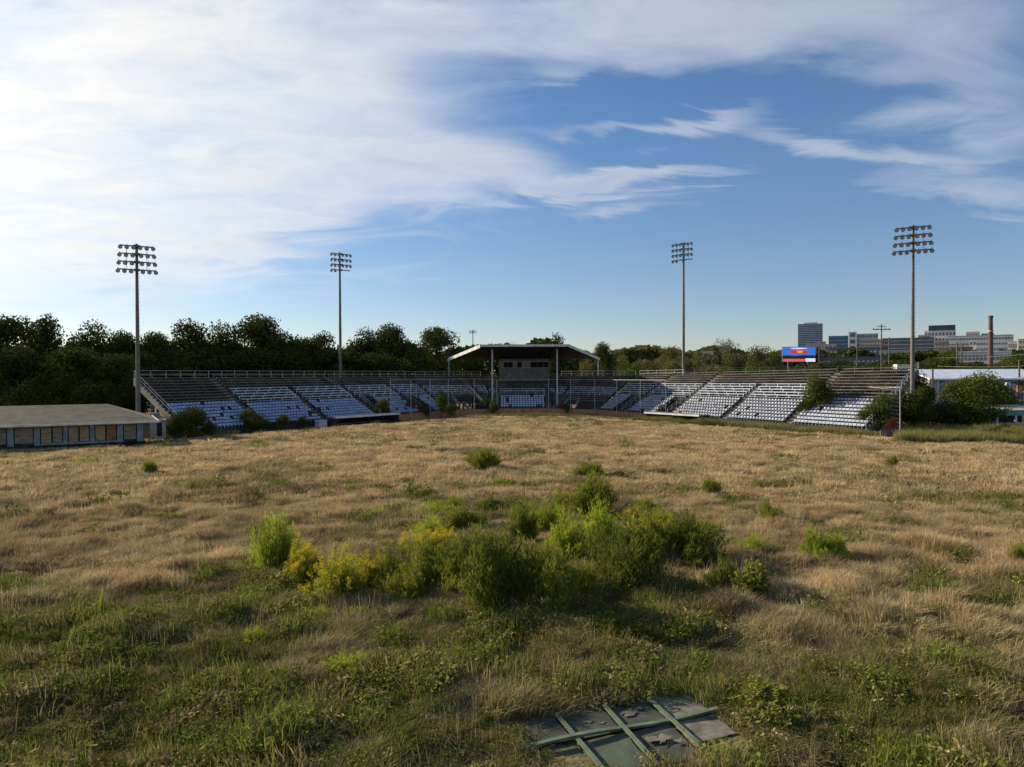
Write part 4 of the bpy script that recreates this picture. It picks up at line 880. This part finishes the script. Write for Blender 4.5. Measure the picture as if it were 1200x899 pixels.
def scatter(name, label, cat, pts, rot, scl, col, idx, coll):
    me = bpy.data.meshes.new(name); n = len(pts); me.vertices.add(n); me.vertices.foreach_set('co', pts.astype(np.float32).ravel())
    def at_(nm, ty, key, data): a = me.attributes.new(nm, ty, 'POINT'); a.data.foreach_set(key, data)
    at_('rot', 'FLOAT_VECTOR', 'vector', rot.astype(np.float32).ravel()); at_('scl', 'FLOAT_VECTOR', 'vector', scl.astype(np.float32).ravel()); at_('idx', 'INT', 'value', idx.astype(np.int32))
    at_('gcol', 'FLOAT_COLOR', 'color', np.concatenate([col, np.ones((n, 1))], 1).astype(np.float32).ravel())
    o = bpy.data.objects.new(name, me); COL.objects.link(o); o['kind'] = 'stuff'; o['label'] = label; o['category'] = cat
    ng = bpy.data.node_groups.new(name+'_scatter', 'GeometryNodeTree'); ng.interface.new_socket('Geometry', in_out='INPUT', socket_type='NodeSocketGeometry'); ng.interface.new_socket('Geometry', in_out='OUTPUT', socket_type='NodeSocketGeometry')
    N = ng.nodes.new; L = ng.links.new; gi = N('NodeGroupInput'); go = N('NodeGroupOutput'); ip = N('GeometryNodeInstanceOnPoints'); ci = N('GeometryNodeCollectionInfo')
    ci.inputs['Collection'].default_value = coll; ci.inputs['Separate Children'].default_value = True; ci.inputs['Reset Children'].default_value = True
    m2p = N('GeometryNodeMeshToPoints'); L(gi.outputs[0], m2p.inputs[0]); L(m2p.outputs[0], ip.inputs['Points']); L(ci.outputs[0], ip.inputs['Instance']); ip.inputs['Pick Instance'].default_value = True
    def na(nm, ty): a = N('GeometryNodeInputNamedAttribute'); a.data_type = ty; a.inputs['Name'].default_value = nm; return a.outputs['Attribute']
    L(na('idx', 'INT'), ip.inputs['Instance Index']); L(na('rot', 'FLOAT_VECTOR'), ip.inputs['Rotation']); L(na('scl', 'FLOAT_VECTOR'), ip.inputs['Scale']); L(ip.outputs[0], go.inputs[0])
    md = o.modifiers.new('scatter', 'NODES'); md.node_group = ng
    return o
def outside(x, y):
    """keep clear of stand, clubhouse and panel"""
    ok = np.ones(len(x), bool)
    for sg in (sgL, sC1, sC0, sC2, sgR):
        q = (x-sg.P.x)*sg.t.x+(y-sg.P.y)*sg.t.y; u = (x-sg.P.x)*sg.n.x+(y-sg.P.y)*sg.n.y
        ok &= ~((q > -1.5) & (q < sg.L+1.5) & (u > -.5) & (u < 30))
    A = ground(169, 521.5); c, s = .867, .498; lx = (x-A.x)*c+(y-A.y)*s; ly = -(x-A.x)*s+(y-A.y)*c
    ok &= ~((lx > -31) & (lx < .4) & (ly > -1.2) & (ly < 12))
    a = math.atan2(1.33, 3.88); c, s = math.cos(a), math.sin(a); lx = (x-2.50)*c+(y-15.85)*s; ly = -(x-2.50)*s+(y-15.85)*c
    r_ = rng.random(len(x)); ok &= ~((lx > -2.35+(r_ > .5)*.3) & (lx < 2.5) & (ly < 1.25) & (ly > -2.0+(r_ > .55)*.4))
    return ok
def wedge(n, d0, d1, m=1.0):
    y = np.sqrt(rng.uniform(d0**2, d1**2, n)); hw = (.76*y+3)*m; return rng.uniform(-1, 1, n)*hw, y
def build_grass():
    L1 = (.38, .06); meshes = []
    for s in range(3): meshes.append(clump(100+s, 70, .34, .60, .014, L1, mat_=GM))       # near dry 0-2
    for s in range(2): meshes.append(clump(110+s, 60, .50, .62, .034, L1, mat_=GM))       # mid dry 3-4
    for s in range(2): meshes.append(clump(120+s, 80, .95, .50, .055, L1, mat_=GM))       # far dry 5-6
    for s in range(3): meshes.append(leaf_clump(130+s, 150, .38, .26, .034, GM))           # near leafy 7-9
    for s in range(2): meshes.append(clump(140+s, 80, .30, .34, .012, (.2, .05), mat_=GM)) # near green grass 10-11
    meshes.append(clump(150, 9, .42, 1.0, .016, (.16, .04), mat_=GM)); meshes.append(clump(151, 12, .6, .9, .022, (.1, .06), mat_=GM))   # seed stalks 12-13
    coll = proto_coll('grass_clump', meshes)
    X = []; Y = []; I = []; S = []; Z = []
    for n, d0, d1, ids, sc0 in ((42000, 10, 44, (0, 1, 2), 1), (30000, 44, 80, (3, 4), 1), (34000, 80, 150, (5, 6), 1)):
        x, y = wedge(n, d0, d1); ok = outside(x, y); x, y = x[ok], y[ok]; g = green_w(x, y)
        if d0 == 10:
            keep = rng.random(len(x)) > g*.72; x, y = x[keep], y[keep]; g = g[keep]
        X.append(x); Y.append(y); I.append(rng.choice(ids, len(x)))
        k = fbm(x, y, 3.5, 3, 20); h = (.50+.45*sstep(.3, .72, k)+.65*sstep(.45, .8, fbm(x, y, 1.1, 2, 41)))*(1-.45*g)*rng.uniform(.8, 1.25, len(x))
        h *= .78*(1-.3*sstep(50, 120, y))
        w = rng.uniform(.85, 1.3, len(x)); S.append(np.stack([w, w, h], 1))
    xs_, ys_ = wedge(6500, 12, 75); ok = outside(xs_, ys_) & (fbm(xs_, ys_, 3, 3, 61) > .45); xs_, ys_ = xs_[ok], ys_[ok]; X.append(xs_); Y.append(ys_); I.append(np.where(ys_ < 40, 12, 13)); S.append(np.stack([np.ones(len(xs_))]*2+[rng.uniform(.6, 1.1, len(xs_))], 1))
    x, y = np.concatenate(X), np.concatenate(Y); n = len(x); wind = (fbm(x, y, 3.5, 3, 30)-.5)*9.0
    rot = np.stack([rng.normal(size=n)*.08, rng.normal(size=n)*.08, wind+rng.normal(size=n)*.9], 1)
    kk = fbm(x, y, 1.3, 3, 44)[:, None]
    col = ccol(x, y)*rng.uniform(.72, 1.22, (n, 1))*(.62+.76*kk)*np.where(rng.random((n, 1)) < .12, .55, 1.0)
    scatter('dry_grass', 'tan wind bent dry grass covering the whole field', 'grass', np.stack([x, y, gz(x, y)], 1), rot, np.concatenate(S), col, np.concatenate(I), coll)
    x, y = wedge(56000, 10, 52); ok = outside(x, y); x, y = x[ok], y[ok]; g = green_w(x, y); keep = rng.random(len(x)) < g*.95; x, y = x[keep], y[keep]; n0 = len(x)
    x2, y2 = wedge(9000, 38, 132); q = fbm(x2, y2, 4, 4, 51); k2 = (q > .56) & (rng.random(len(x2)) < .55) & outside(x2, y2); x2, y2 = x2[k2], y2[k2]; x = np.concatenate([x, x2]); y = np.concatenate([y, y2]); n = len(x)
    k = fbm(x, y, 1.4, 3, 22); sc_ = (.6+1.1*sstep(.35, .75, k))*rng.uniform(.7, 1.3, n); sc_[n0:] *= rng.uniform(.8, 2.2, n-n0); rot = np.stack([rng.normal(size=n)*.25, rng.normal(size=n)*.25, rng.uniform(0, 6.28, n)], 1)
    base = np.array([.07, .10, .02])*(1-k[:, None])+np.array([.22, .235, .05])*k[:, None]
    col = base*rng.uniform(.7, 1.35, (n, 1)); col[n0:] *= .8; br = rng.random((n, 1)); col = np.where(br < .26, np.array([.33, .25, .12])*rng.uniform(.6, 1.2, (n, 1)), col)
    scatter('green_ground_cover', 'low green weeds and vines matted over the foreground', 'ground cover', np.stack([x, y, gz(x, y)], 1), rot, np.stack([sc_]*3, 1), col, rng.choice((7, 8, 9, 10, 11), n), coll)
    # tall weeds at the foot of the right wing and along the right edge of the field
    pts = []
    for i in range(5200):
        f = rng.random()
        if f < .62:
            q = rng.uniform(-3, LR+3); p = sgR.P+sgR.t*q-sgR.n*rng.uniform(.9, 4.6)**1.0; pts.append((p.x, p.y))
        elif f < .74:
            q = rng.uniform(0, 1); p = Vector(P1).lerp(Vector(P4), q); pts.append((p.x, 136.5-rng.uniform(0, 4)-2.5*abs(2*q-1)))
        else:
            g_ = ground(rng.uniform(1050, 1215), rng.uniform(505, 521)); pts.append((g_.x, g_.y))
    P = np.array(pts); ok = outside(P[:, 0], P[:, 1]); P = P[ok]; n = len(P); x, y = P[:, 0], P[:, 1]; k = fbm(x, y, 4, 3, 25)
    h = np.where(x > 52, 2.1, np.where(y > 122, 1.15, 2.0))*(.5+1.0*k)*rng.uniform(.7, 1.2, n); w = rng.uniform(.6, 1.0, n)
    col = (np.array([.12, .15, .035])*(1-k[:, None])+np.array([.30, .27, .08])*k[:, None])*rng.uniform(.7, 1.3, (n, 1)); col = np.where((rng.random((n, 1)) < .3), np.array([.25, .19, .10]), col)
    scatter('tall_weeds', 'tall green and straw weeds along the foot of right wing', 'weeds', np.stack([x, y, gz(x, y)], 1), np.stack([rng.normal(size=n)*.1, rng.normal(size=n)*.1, rng.uniform(0, 6.28, n)], 1), np.stack([w, w, h], 1), col, rng.choice((3, 4), n), coll)
build_grass()

# ------------------------------------------------------------------ town behind
def hazed_wallmat(name, c, var=.12): return mat(name, tuple(min(.7, v*1.2+.02) for v in c), .85, var, .05)  # wall colours lifted paler to stand in for distance haze
C_glassblue = mat('curtain_wall_blue', (.10, .14, .19), .3, .15, .05, spec=.5); C_teal = mat('teal_curtain_wall', (.05, .16, .24), .25, .2, .05, spec=.6)
C_grey = hazed_wallmat('pale_office_wall', (.36, .37, .38)); C_beige = hazed_wallmat('beige_office_wall', (.40, .34, .28)); C_white = hazed_wallmat('white_block_wall', (.52, .52, .50)); C_darkg = hazed_wallmat('dark_grey_block', (.10, .10, .11)); C_navy = hazed_wallmat('navy_cladding', (.03, .045, .08)); C_redb = hazed_wallmat('red_brick_block', (.24, .13, .09)); C_tan = hazed_wallmat('tan_brick_block', (.38, .28, .20))
C_win = mat('far_window_band', (.05, .06, .08), .3, .2, .1, spec=.5); C_lite = hazed_wallmat('light_spandrel', (.36, .40, .46))
def block(name, label, cat, px0, px1, ytop, d, depth, wall, bands=0, cols=0, wm=None, ybot=445, frac=.5, roof=None, group=None):
    a, b = at(px0, ytop, d), at(px1, ytop, d); cx = (a.x+b.x)/2; w = (b.x-a.x)/2; H = a.z; t = thing(name, label, cat, (cx, d, 0), 0, group)
    t.rotation_euler = (0, 0, -math.atan2(cx, d)); w *= math.cos(math.atan2(cx, d))*1.0
    m = MB(); m.box(-w, w, 0, depth, -1, H); m.build('wall', wall, t)
    zb = max(1.0, at(px0, ybot, d).z); hh = H-zb; wm = wm or C_win
    for k in range(bands):
        z0 = zb+hh*(k+.25)/bands; z1 = z0+hh*frac/bands
        if cols:
            m = MB()
            for j in range(cols):
                x0 = -w+2*w*(j+.2)/cols; x1 = -w+2*w*(j+.8)/cols; m.box(x0, x1, -.15, .05, z0, z1)
            m.build('window_row', wm, t)
        else: m = MB(); m.box(-w+.5, w-.5, -.15, .05, z0, z1); m.build('window_band', wm, t)
    m = MB(); rw = w*1.01; m.box(-rw, rw, -.3, depth, H, H+(hh*.012+.3)); m.build('parapet', roof or wall, t)
    return t
t = block('skyscraper', 'tall blue grey office tower with banded windows on the skyline', 'skyscraper', 935, 964, 380, 1500, 50, C_glassblue, 15, 0, C_lite, ybot=412, frac=.30, roof=C_lite)
m = MB(); m.box(-12, 14, 8, 30, at(950, 379, 1500).z, at(950, 378, 1500).z+.5); m.build('roof_plant', C_grey, t)
t = block('office_block', 'low teal glass office block right of the tall tower', 'building', 971, 994, 394, 1300, 40, C_teal, 4, 0, C_navy, ybot=412, frac=.3)
t = block('office_block', 'pale grey stepped office block with white end bay', 'building', 1004, 1029, 391.5, 1200, 40, C_grey, 4, 8, C_darkg, ybot=412)
t = block('office_block', 'white end tower of the pale office block', 'building', 994.5, 1004, 389.5, 1190, 36, C_white, 3, 1, C_darkg, ybot=412, frac=.6)
block('office_block', 'beige low block in front of pale office', 'building', 1008, 1036, 398, 1000, 30, C_beige, 3, 10, C_darkg, ybot=412)
block('parking_deck', 'dark long parking deck left of near right tower', 'building', 1034, 1094, 396.5, 800, 60, C_darkg, 4, 0, C_grey, ybot=414, frac=.18)
block('apartment_block', 'beige building left of the brown bridge deck', 'building', 955, 968, 401, 700, 20, C_tan, 3, 3, C_grey, ybot=425)
block('apartment_block', 'brown low apartment block behind billboard', 'building', 944, 980, 404, 820, 30, C_beige, 2, 8, C_darkg, ybot=420)
block('low_building', 'dark long low building under the teal block', 'building', 970, 1040, 408, 620, 30, C_darkg, 3, 12, C_grey, ybot=430, frac=.3)
block('low_building', 'grey long roofed building left behind right tower', 'building', 1030, 1098, 411, 520, 25, C_grey, 2, 10, C_darkg, ybot=430)
block('low_building', 'dark low shed with pale stripe behind right wing top', 'building', 958, 1040, 419, 400, 20, C_darkg, 2, 16, C_grey, ybot=434, frac=.22)
block('office_block', 'navy topped block on the hill skyline', 'building', 1088, 1119.5, 381.5, 1300, 40, C_navy, 1, 0, C_navy, ybot=390)
block('office_block', 'beige stepped block below the navy topped one', 'building', 1083, 1120, 388, 1250, 30, C_white, 2, 9, C_darkg, ybot=402)
block('office_block', 'tan low block at left of hill skyline', 'building', 1076, 1090, 393, 1240, 30, C_tan, 2, 4, C_darkg, ybot=404)
block('hospital_block', 'long pale grey block on the hill skyline', 'building', 1110, 1187, 393.5, 1100, 50, C_grey, 3, 22, C_darkg, ybot=412, frac=.35)
block('hospital_block', 'raised middle block above the long pale one', 'building', 1132, 1148, 389, 1140, 30, C_beige, 1, 6, C_darkg, ybot=396)
block('hospital_block', 'raised narrow penthouse left of chimney top', 'building', 1150, 1165, 391, 1150, 30, C_grey, 1, 5, C_darkg, ybot=396)
block('brick_tower', 'square tan brick tower with white cap right of near right tower', 'building', 1095, 1112, 400, 700, 14, C_tan, 2, 4, C_darkg, ybot=412, roof=C_white)
block('low_building', 'small white building on the hill right of centre', 'building', 1136, 1144, 399, 900, 20, C_white, 1, 2, C_darkg, ybot=406)
block('low_building', 'white two window building near right edge', 'building', 1181, 1192, 400.5, 850, 20, C_white, 1, 4, C_redb, ybot=410)
block('low_building', 'cream building at the right edge skyline', 'building', 1193, 1212, 397.5, 900, 20, C_beige, 2, 4, C_darkg, ybot=410)
block('low_building', 'reddish brick row building on the hillside', 'building', 1112, 1140, 407, 650, 20, C_redb, 2, 8, C_darkg, ybot=420)
block('low_building', 'long white roofed building before the hillside', 'building', 1120, 1185, 412.5, 450, 20, C_grey, 1, 14, C_darkg, ybot=425, roof=C_white)
block('office_block', 'faint brick building top behind olive trees', 'building', 744, 758, 405, 700, 20, C_tan, 2, 3, C_darkg, ybot=420)
block('low_building', 'dull low building beyond the roof end', 'building', 715, 745, 411, 650, 20, C_darkg, 2, 6, C_grey, ybot=425)
block('house', 'white gabled house with dark window behind olive trees', 'house', 822, 836, 413, 230, 10, C_white, 1, 1, C_darkg, ybot=420, frac=.5)
# far wooded ridge
def ridge(px0, px1, ytop, d, name, label, ml, seed):
    rg = np.random.default_rng(seed); n = 14000; px = rg.uniform(px0, px1, n); f = rg.random(n); P = []
    a = at(px0, ytop, d); b = at(px1, ytop, d); x = a.x+(b.x-a.x)*(px-px0)/(px1-px0); k = fbm(x, x*0, d*.03, 4, seed)
    top = a.z*(.62+.5*k); z = top*f**.6; y = d+rg.uniform(-1, 1, n)*d*.03
    P = np.stack([x, y, z], 1); nr = rg.normal(size=(n, 3)); nr[:, 1] -= .8; nr /= np.linalg.norm(nr, axis=1, keepdims=True)
    me = npmesh(name, orient_quads(P, nr, rg.uniform(.7, 1.3, n)*d*.0042, .8, rg), 4, ml); o = bpy.data.objects.new(name, me); COL.objects.link(o); tag(o, label, 'woodland', kind='stuff')
ridge(640, 960, 408, 420, 'far_wood', 'far olive woodland seen beyond the right wing', L_olive, 3); ridge(930, 1260, 411, 480, 'far_wood', 'far dark woodland below the skyline at right', L_dark, 4); ridge(-80, 660, 400, 300, 'far_wood', 'far dark woodland behind the left trees', L_dark, 5)
ridge(940, 1230, 424, 300, 'far_wood', 'dark scrubby wood behind the right wing top', L_dark, 6)

def chimney():
    p = at(1161, 370, 260); t = thing('chimney', 'tall dark brick factory chimney with pale band on the right', 'chimney', (p.x, p.y, 0)); H = p.z
    m = MB(); m.tube((0, 0, -1), (0, 0, H-.8), 1.05, .68, n=18, caps=True); m.build('shaft', M['chim'], t)
    m = MB(); m.tube((0, 0, H-.8), (0, 0, H), .84, .84, n=18); m.build('cap', M['chim'], t)
    z = at(1161, 388, 260).z; m = MB(); m.tube((0, 0, z-.25), (0, 0, z+.25), .86, .86, n=18); m.build('band', M['beige'], t)
chimney()
def billboard():
    d = 300; a, b = at(917, 406.5, d), at(956, 424.5, d); t = thing('billboard', 'large blue and red digital billboard behind the right wing', 'billboard', ((a.x+b.x)/2, d, 0)); w = (b.x-a.x)/2; z1, z0 = a.z, b.z; h = z1-z0
    m = MB(); m.box(-w, w, .1, .6, z0, z1); m.build('frame', C_darkg, t)
    def em(name, c):
        mm = mat(name, c, .6, .12, .6); b_ = mm.node_tree.nodes['Principled BSDF']; b_.inputs['Emission Color'].default_value = (*c, 1); b_.inputs['Emission Strength'].default_value = .55; return mm
    B, Rd, O_, Wt, Pk = em('print_blue', (.03, .17, .62)), em('print_red', (.55, .035, .02)), em('print_orange', (.80, .30, .03)), em('print_white', (.75, .75, .78)), em('print_pink', (.65, .12, .10))
    m = MB(); m.box(-w+.1, w-.1, .0, .097, z0+h*.44, z1-.1); so_ = m.build('sign_face', B, t)
    m = MB(); m.box(-w+.1, w-.1, .0, .097, z0+.1, z0+h*.44); m.build('sign_face', C_navy, t)
    def blob_(cx, cz, rx, rz, ma, y, nm, seed, n=22, jag=.25):
        r_ = random.Random(seed); pts = [(cx+math.cos(2*math.pi*k/n)*rx*r_.uniform(1-jag, 1), y, cz+math.sin(2*math.pi*k/n)*rz*r_.uniform(1-jag, 1)) for k in range(n)]
        m = MB(); i = len(m.v); m.v += pts+[(p[0], y+.02, p[2]) for p in pts]; m.f.append(tuple(range(n))[::-1]); m.f.append(tuple(range(n, 2*n)))
        for k in range(n): m.f.append((k, (k+1) % n, n+(k+1) % n, n+k))
        m.build(nm, ma, t)
    blob_(-.02*w, z0+h*.66, w*.72, h*.15, Rd, -.03, 'printed_shape', 1); blob_(.03*w, z0+h*.68, w*.22, h*.10, O_, -.06, 'printed_shape', 2); blob_(0, z0+h*.90, w*.66, h*.045, Wt, -.03, 'printed_shape', 3, jag=.5)
    blob_(.25*w, z0+h*.42, w*.30, h*.05, C_darkg, -.05, 'printed_shape', 4); blob_(-.05*w, z0+h*.44, w*.55, h*.035, B, -.035, 'printed_shape', 7)
    m = MB(); m.box(-w+.3, w*.35, -.04, -.01, z0+h*.04, z0+h*.22); m.build('printed_strip', Pk, t); m = MB(); m.box(w*.38, w-.2, -.04, -.01, z0+h*.03, z0+h*.25); m.build('printed_strip', Wt, t)
    for x in (-w*.6, w*.6): m = MB(); m.box(x-.3, x+.3, .7, 1.2, -1, z1-.2); m.build('post', M['pole'], t)
billboard()
def utility(px, ytop, d, label, arm=True, wide=3.2, off=0):
    p = at(px, ytop, d); t = thing('utility_pole', label, 'utility pole', (p.x, p.y, 0), 0, 'utility poles behind the right wing'); m = MB(); m.tube((0, 0, -.5), (0, 0, p.z), .34 if arm else .24, .2 if arm else .18, n=8); m.build('pole', M['wood_pole'], t)
    if arm:
        m = MB(); m.box(-wide, wide, -.15, .1, p.z-2.1, p.z-1.8); m.box(-wide*.5, wide*.5, -.15, .1, p.z-.9, p.z-.65); m.build('crossarm', M['wood_pole'], t)
        for x in (-wide*.9, -wide*.5, wide*.5, wide*.9): m = MB(); m.tube((x, 0, p.z-1.8), (x, 0, p.z-1.3), .12, n=6); m.build('insulator', M['fixture'], t)
    return p
u1 = utility(1033, 380, 260, 'wooden utility pole with wide crossarm between office block and right tower'); utility(1042, 395, 250, 'shorter utility pole beside the wide crossarm one', False)
utility(1004.5, 404, 240, 'thin pole left of the crossarm utility pole', False); utility(960, 404, 230, 'thin pole right of the billboard', False); utility(1121.5, 401, 175, 'left of two thin poles before the dark tree', False); utility(1127, 402, 178, 'right of two thin poles before the dark tree', False); u2 = utility(1194.5, 422, 150, 'short light pole near the right edge', False)
utility(1093, 432, 149, 'thin pole at left end of the warehouse', False)
def wires(z_off, y0, y1, d, label):
    a, b = at(1098, y0, d), at(1215, y1, d-12); m = MB(); prev = None
    for k in range(13):
        f = k/12; p = a.lerp(b, f); p.z -= 1.0*4*f*(1-f)*.3
        if prev: m.tube(prev, p, .035, n=4, caps=False)
        prev = p
    o = m.build('overhead_wire', M['beige']); tag(o, label, 'wire', 'overhead wires on the right')
wires(0, 419.5, 414, 165, 'upper overhead wire crossing before the chimney'); wires(0, 429, 428, 165, 'lower overhead wire above the warehouse roof')
def back_fence():
    a, b = at(740, 428.5, 160), at(1080, 422, 125); A = Vector((at(800, 429, 155).x, 155, 0)); Bp = Vector((at(1068, 424, 118).x, 118, 0))
    t = thing('chain_link_fence', 'long tall chain link fence behind the right wing top', 'fence', A); n = 15; m2 = MB()
    for k in range(n+1):
        p = A.lerp(Bp, k/n)-A; m = MB(); m.tube((p.x, p.y, 0), (p.x, p.y, 9.1), .03, n=5); m.build('post', M['net'], t)
    q = Bp-A
    for z in (9.1, 8.7, 8.3): m2.tube((0, 0, z), (q.x, q.y, z), .014, n=4)
    m2.build('rail', M['net'], t)
back_fence()
def warehouse():
    d = 150; a, b = at(1090, 444, d), at(1225, 444, d); t = thing('warehouse', 'long grey warehouse with white roof and bright blue door at right', 'building', (a.x, d, 0)); L_ = b.x-a.x; zt = a.z
    m = MB(); m.box(0, L_, 0, 14, -1, zt); m.build('wall', M['gry_wall'], t)
    zr = at(1090, 438.8, d).z; m = MB(); m.slab([(-.6, -.8, zt+.05), (L_, -.8, zt+.05), (L_, 7, zr+1.1), (-.6, 7, zr+1.1)], .3); m.slab([(-.6, 7, zr+1.1), (L_, 7, zr+1.1), (L_, 15, zt), (-.6, 15, zt)], .3); m.build('roof', M['white_roof'], t)
    p, q = at(1100, 446, d), at(1106.8, 459.5, d); m = MB(); m.box(p.x-a.x, q.x-a.x, -.12, -.003, q.z, p.z); m.build('door', M['blue_door'], t)
    m = MB(); m.box(p.x-a.x-.25, p.x-a.x-.02, -.16, -.003, q.z, p.z+.2); m.box(q.x-a.x+.02, q.x-a.x+.25, -.16, -.003, q.z, p.z+.2); m.build('door_frame', M['white_wall'], t)
    for px in (1180, 1188, 1196): c = at(px, 452, d); m = MB(); m.box(c.x-a.x-.6, c.x-a.x+.6, -.1, -.003, c.z-1, c.z+.8); m.build('window', M['dark_wall'], t)
warehouse()
def canopy():
    d = 98; a = at(1165, 488, d); t = thing('carport', 'weathered open carport with teal fascia at right edge', 'carport', (a.x, d, 0))
    zt, zm = at(1165, 480.5, d).z, at(1165, 487, d).z; m = MB(); m.box(0, 7, 0, .15, zm, zt-.1); m.build('fascia', M['teal'], t)
    m = MB(); m.slab([(-.1, -.15, zt), (7, -.15, zt), (7, 5, zt+.5), (-.1, 5, zt+.5)], .12); m.build('roof', M['beige'], t)
    for x in (.6, 3.2, 6.4): m = MB(); m.box(x-.12, x+.12, .2, .45, -.2, zm+.1); m.build('post', M['white_wall'], t)
    m = MB(); m.box(2.0, 7, .3, .5, .1, 1.0); m.build('panel', M['beige'], t)
    m = MB(); m.box(0, 7, 4.4, 4.6, -.2, zm); m.build('back_wall', M['dark_wall'], t)
    d2 = 112; b = at(1168, 470, d2); t2 = thing('timber_deck', 'two level weathered timber deck above the teal canopy', 'deck', (b.x, d2, 0)); 
    z2, z1 = at(1170, 459.5, d2).z, at(1170, 469, d2).z
    for z, x0 in ((z2, 0), (z1, .8), (at(1170, 477, d2).z, 1.5)): m = MB(); m.box(x0, 8, -.1, 3, z-.18, z); m.build('floor', M['beige'], t2)
    for x in (1.9, 4.2, 6.8): m = MB(); m.box(x-.12, x+.12, .1, .35, -.2, z2-.18); m.build('post', M['concrete'], t2)
    for x, h, ma in ((1.3, 1.1, 'gry_wall'), (2.2, 1.5, 'white_wall'), (3.1, 1.3, 'beige'), (4.1, 1.0, 'brick')): m = MB(); m.box(x-.35, x+.3, .4, .9, z2, z2+h); m.build('crate', M[ma], t2)
    a = ground(1128, 504.5); b = ground(1178, 506.5); o = Vector((a.x, a.y+4, 0)); t = thing('low_wall', 'low weathered pale wall behind tall weeds at right', 'wall', o)
    L_ = 5.6; m = MB(); m.box(0, L_, 0, .2, -.3, 1.15); m.build('wall', M['concrete'], t); m = MB(); m.box(-.1, L_+.1, -.06, .26, 1.15, 1.25); m.build('coping', M['fascia'], t)
canopy()
def vehicles():
    p = at(1059, 430, 230); t = thing('box_trailer', 'white box trailer parked above the right wing top row', 'trailer', (p.x, 230, 0)); a = at(1051, 427, 230); b = at(1066.5, 432.5, 230); w = (b.x-a.x)/2
    m = MB(); m.box(-w, w, 0, 2.5, b.z, a.z); m.build('box', M['fascia'], t)
    m = MB(); m.box(-w+.3, w-.3, .2, 2.3, b.z-.4, b.z); m.build('chassis', M['dark_wall'], t)
    for x in (-w+.8, w-1.6, w-.8):
        m = MB(); m.tube((x, -.05, b.z-.5), (x, .3, b.z-.5), .45, n=12); m.build('wheel', M['dark'], t)
    m = MB(); m.box(-w-8, w+8, -3, 6, -1, b.z-.96); o = m.build('embankment', M['terrace'])
    o.location = (p.x, 230, 0); o['kind'] = 'structure'
vehicles()
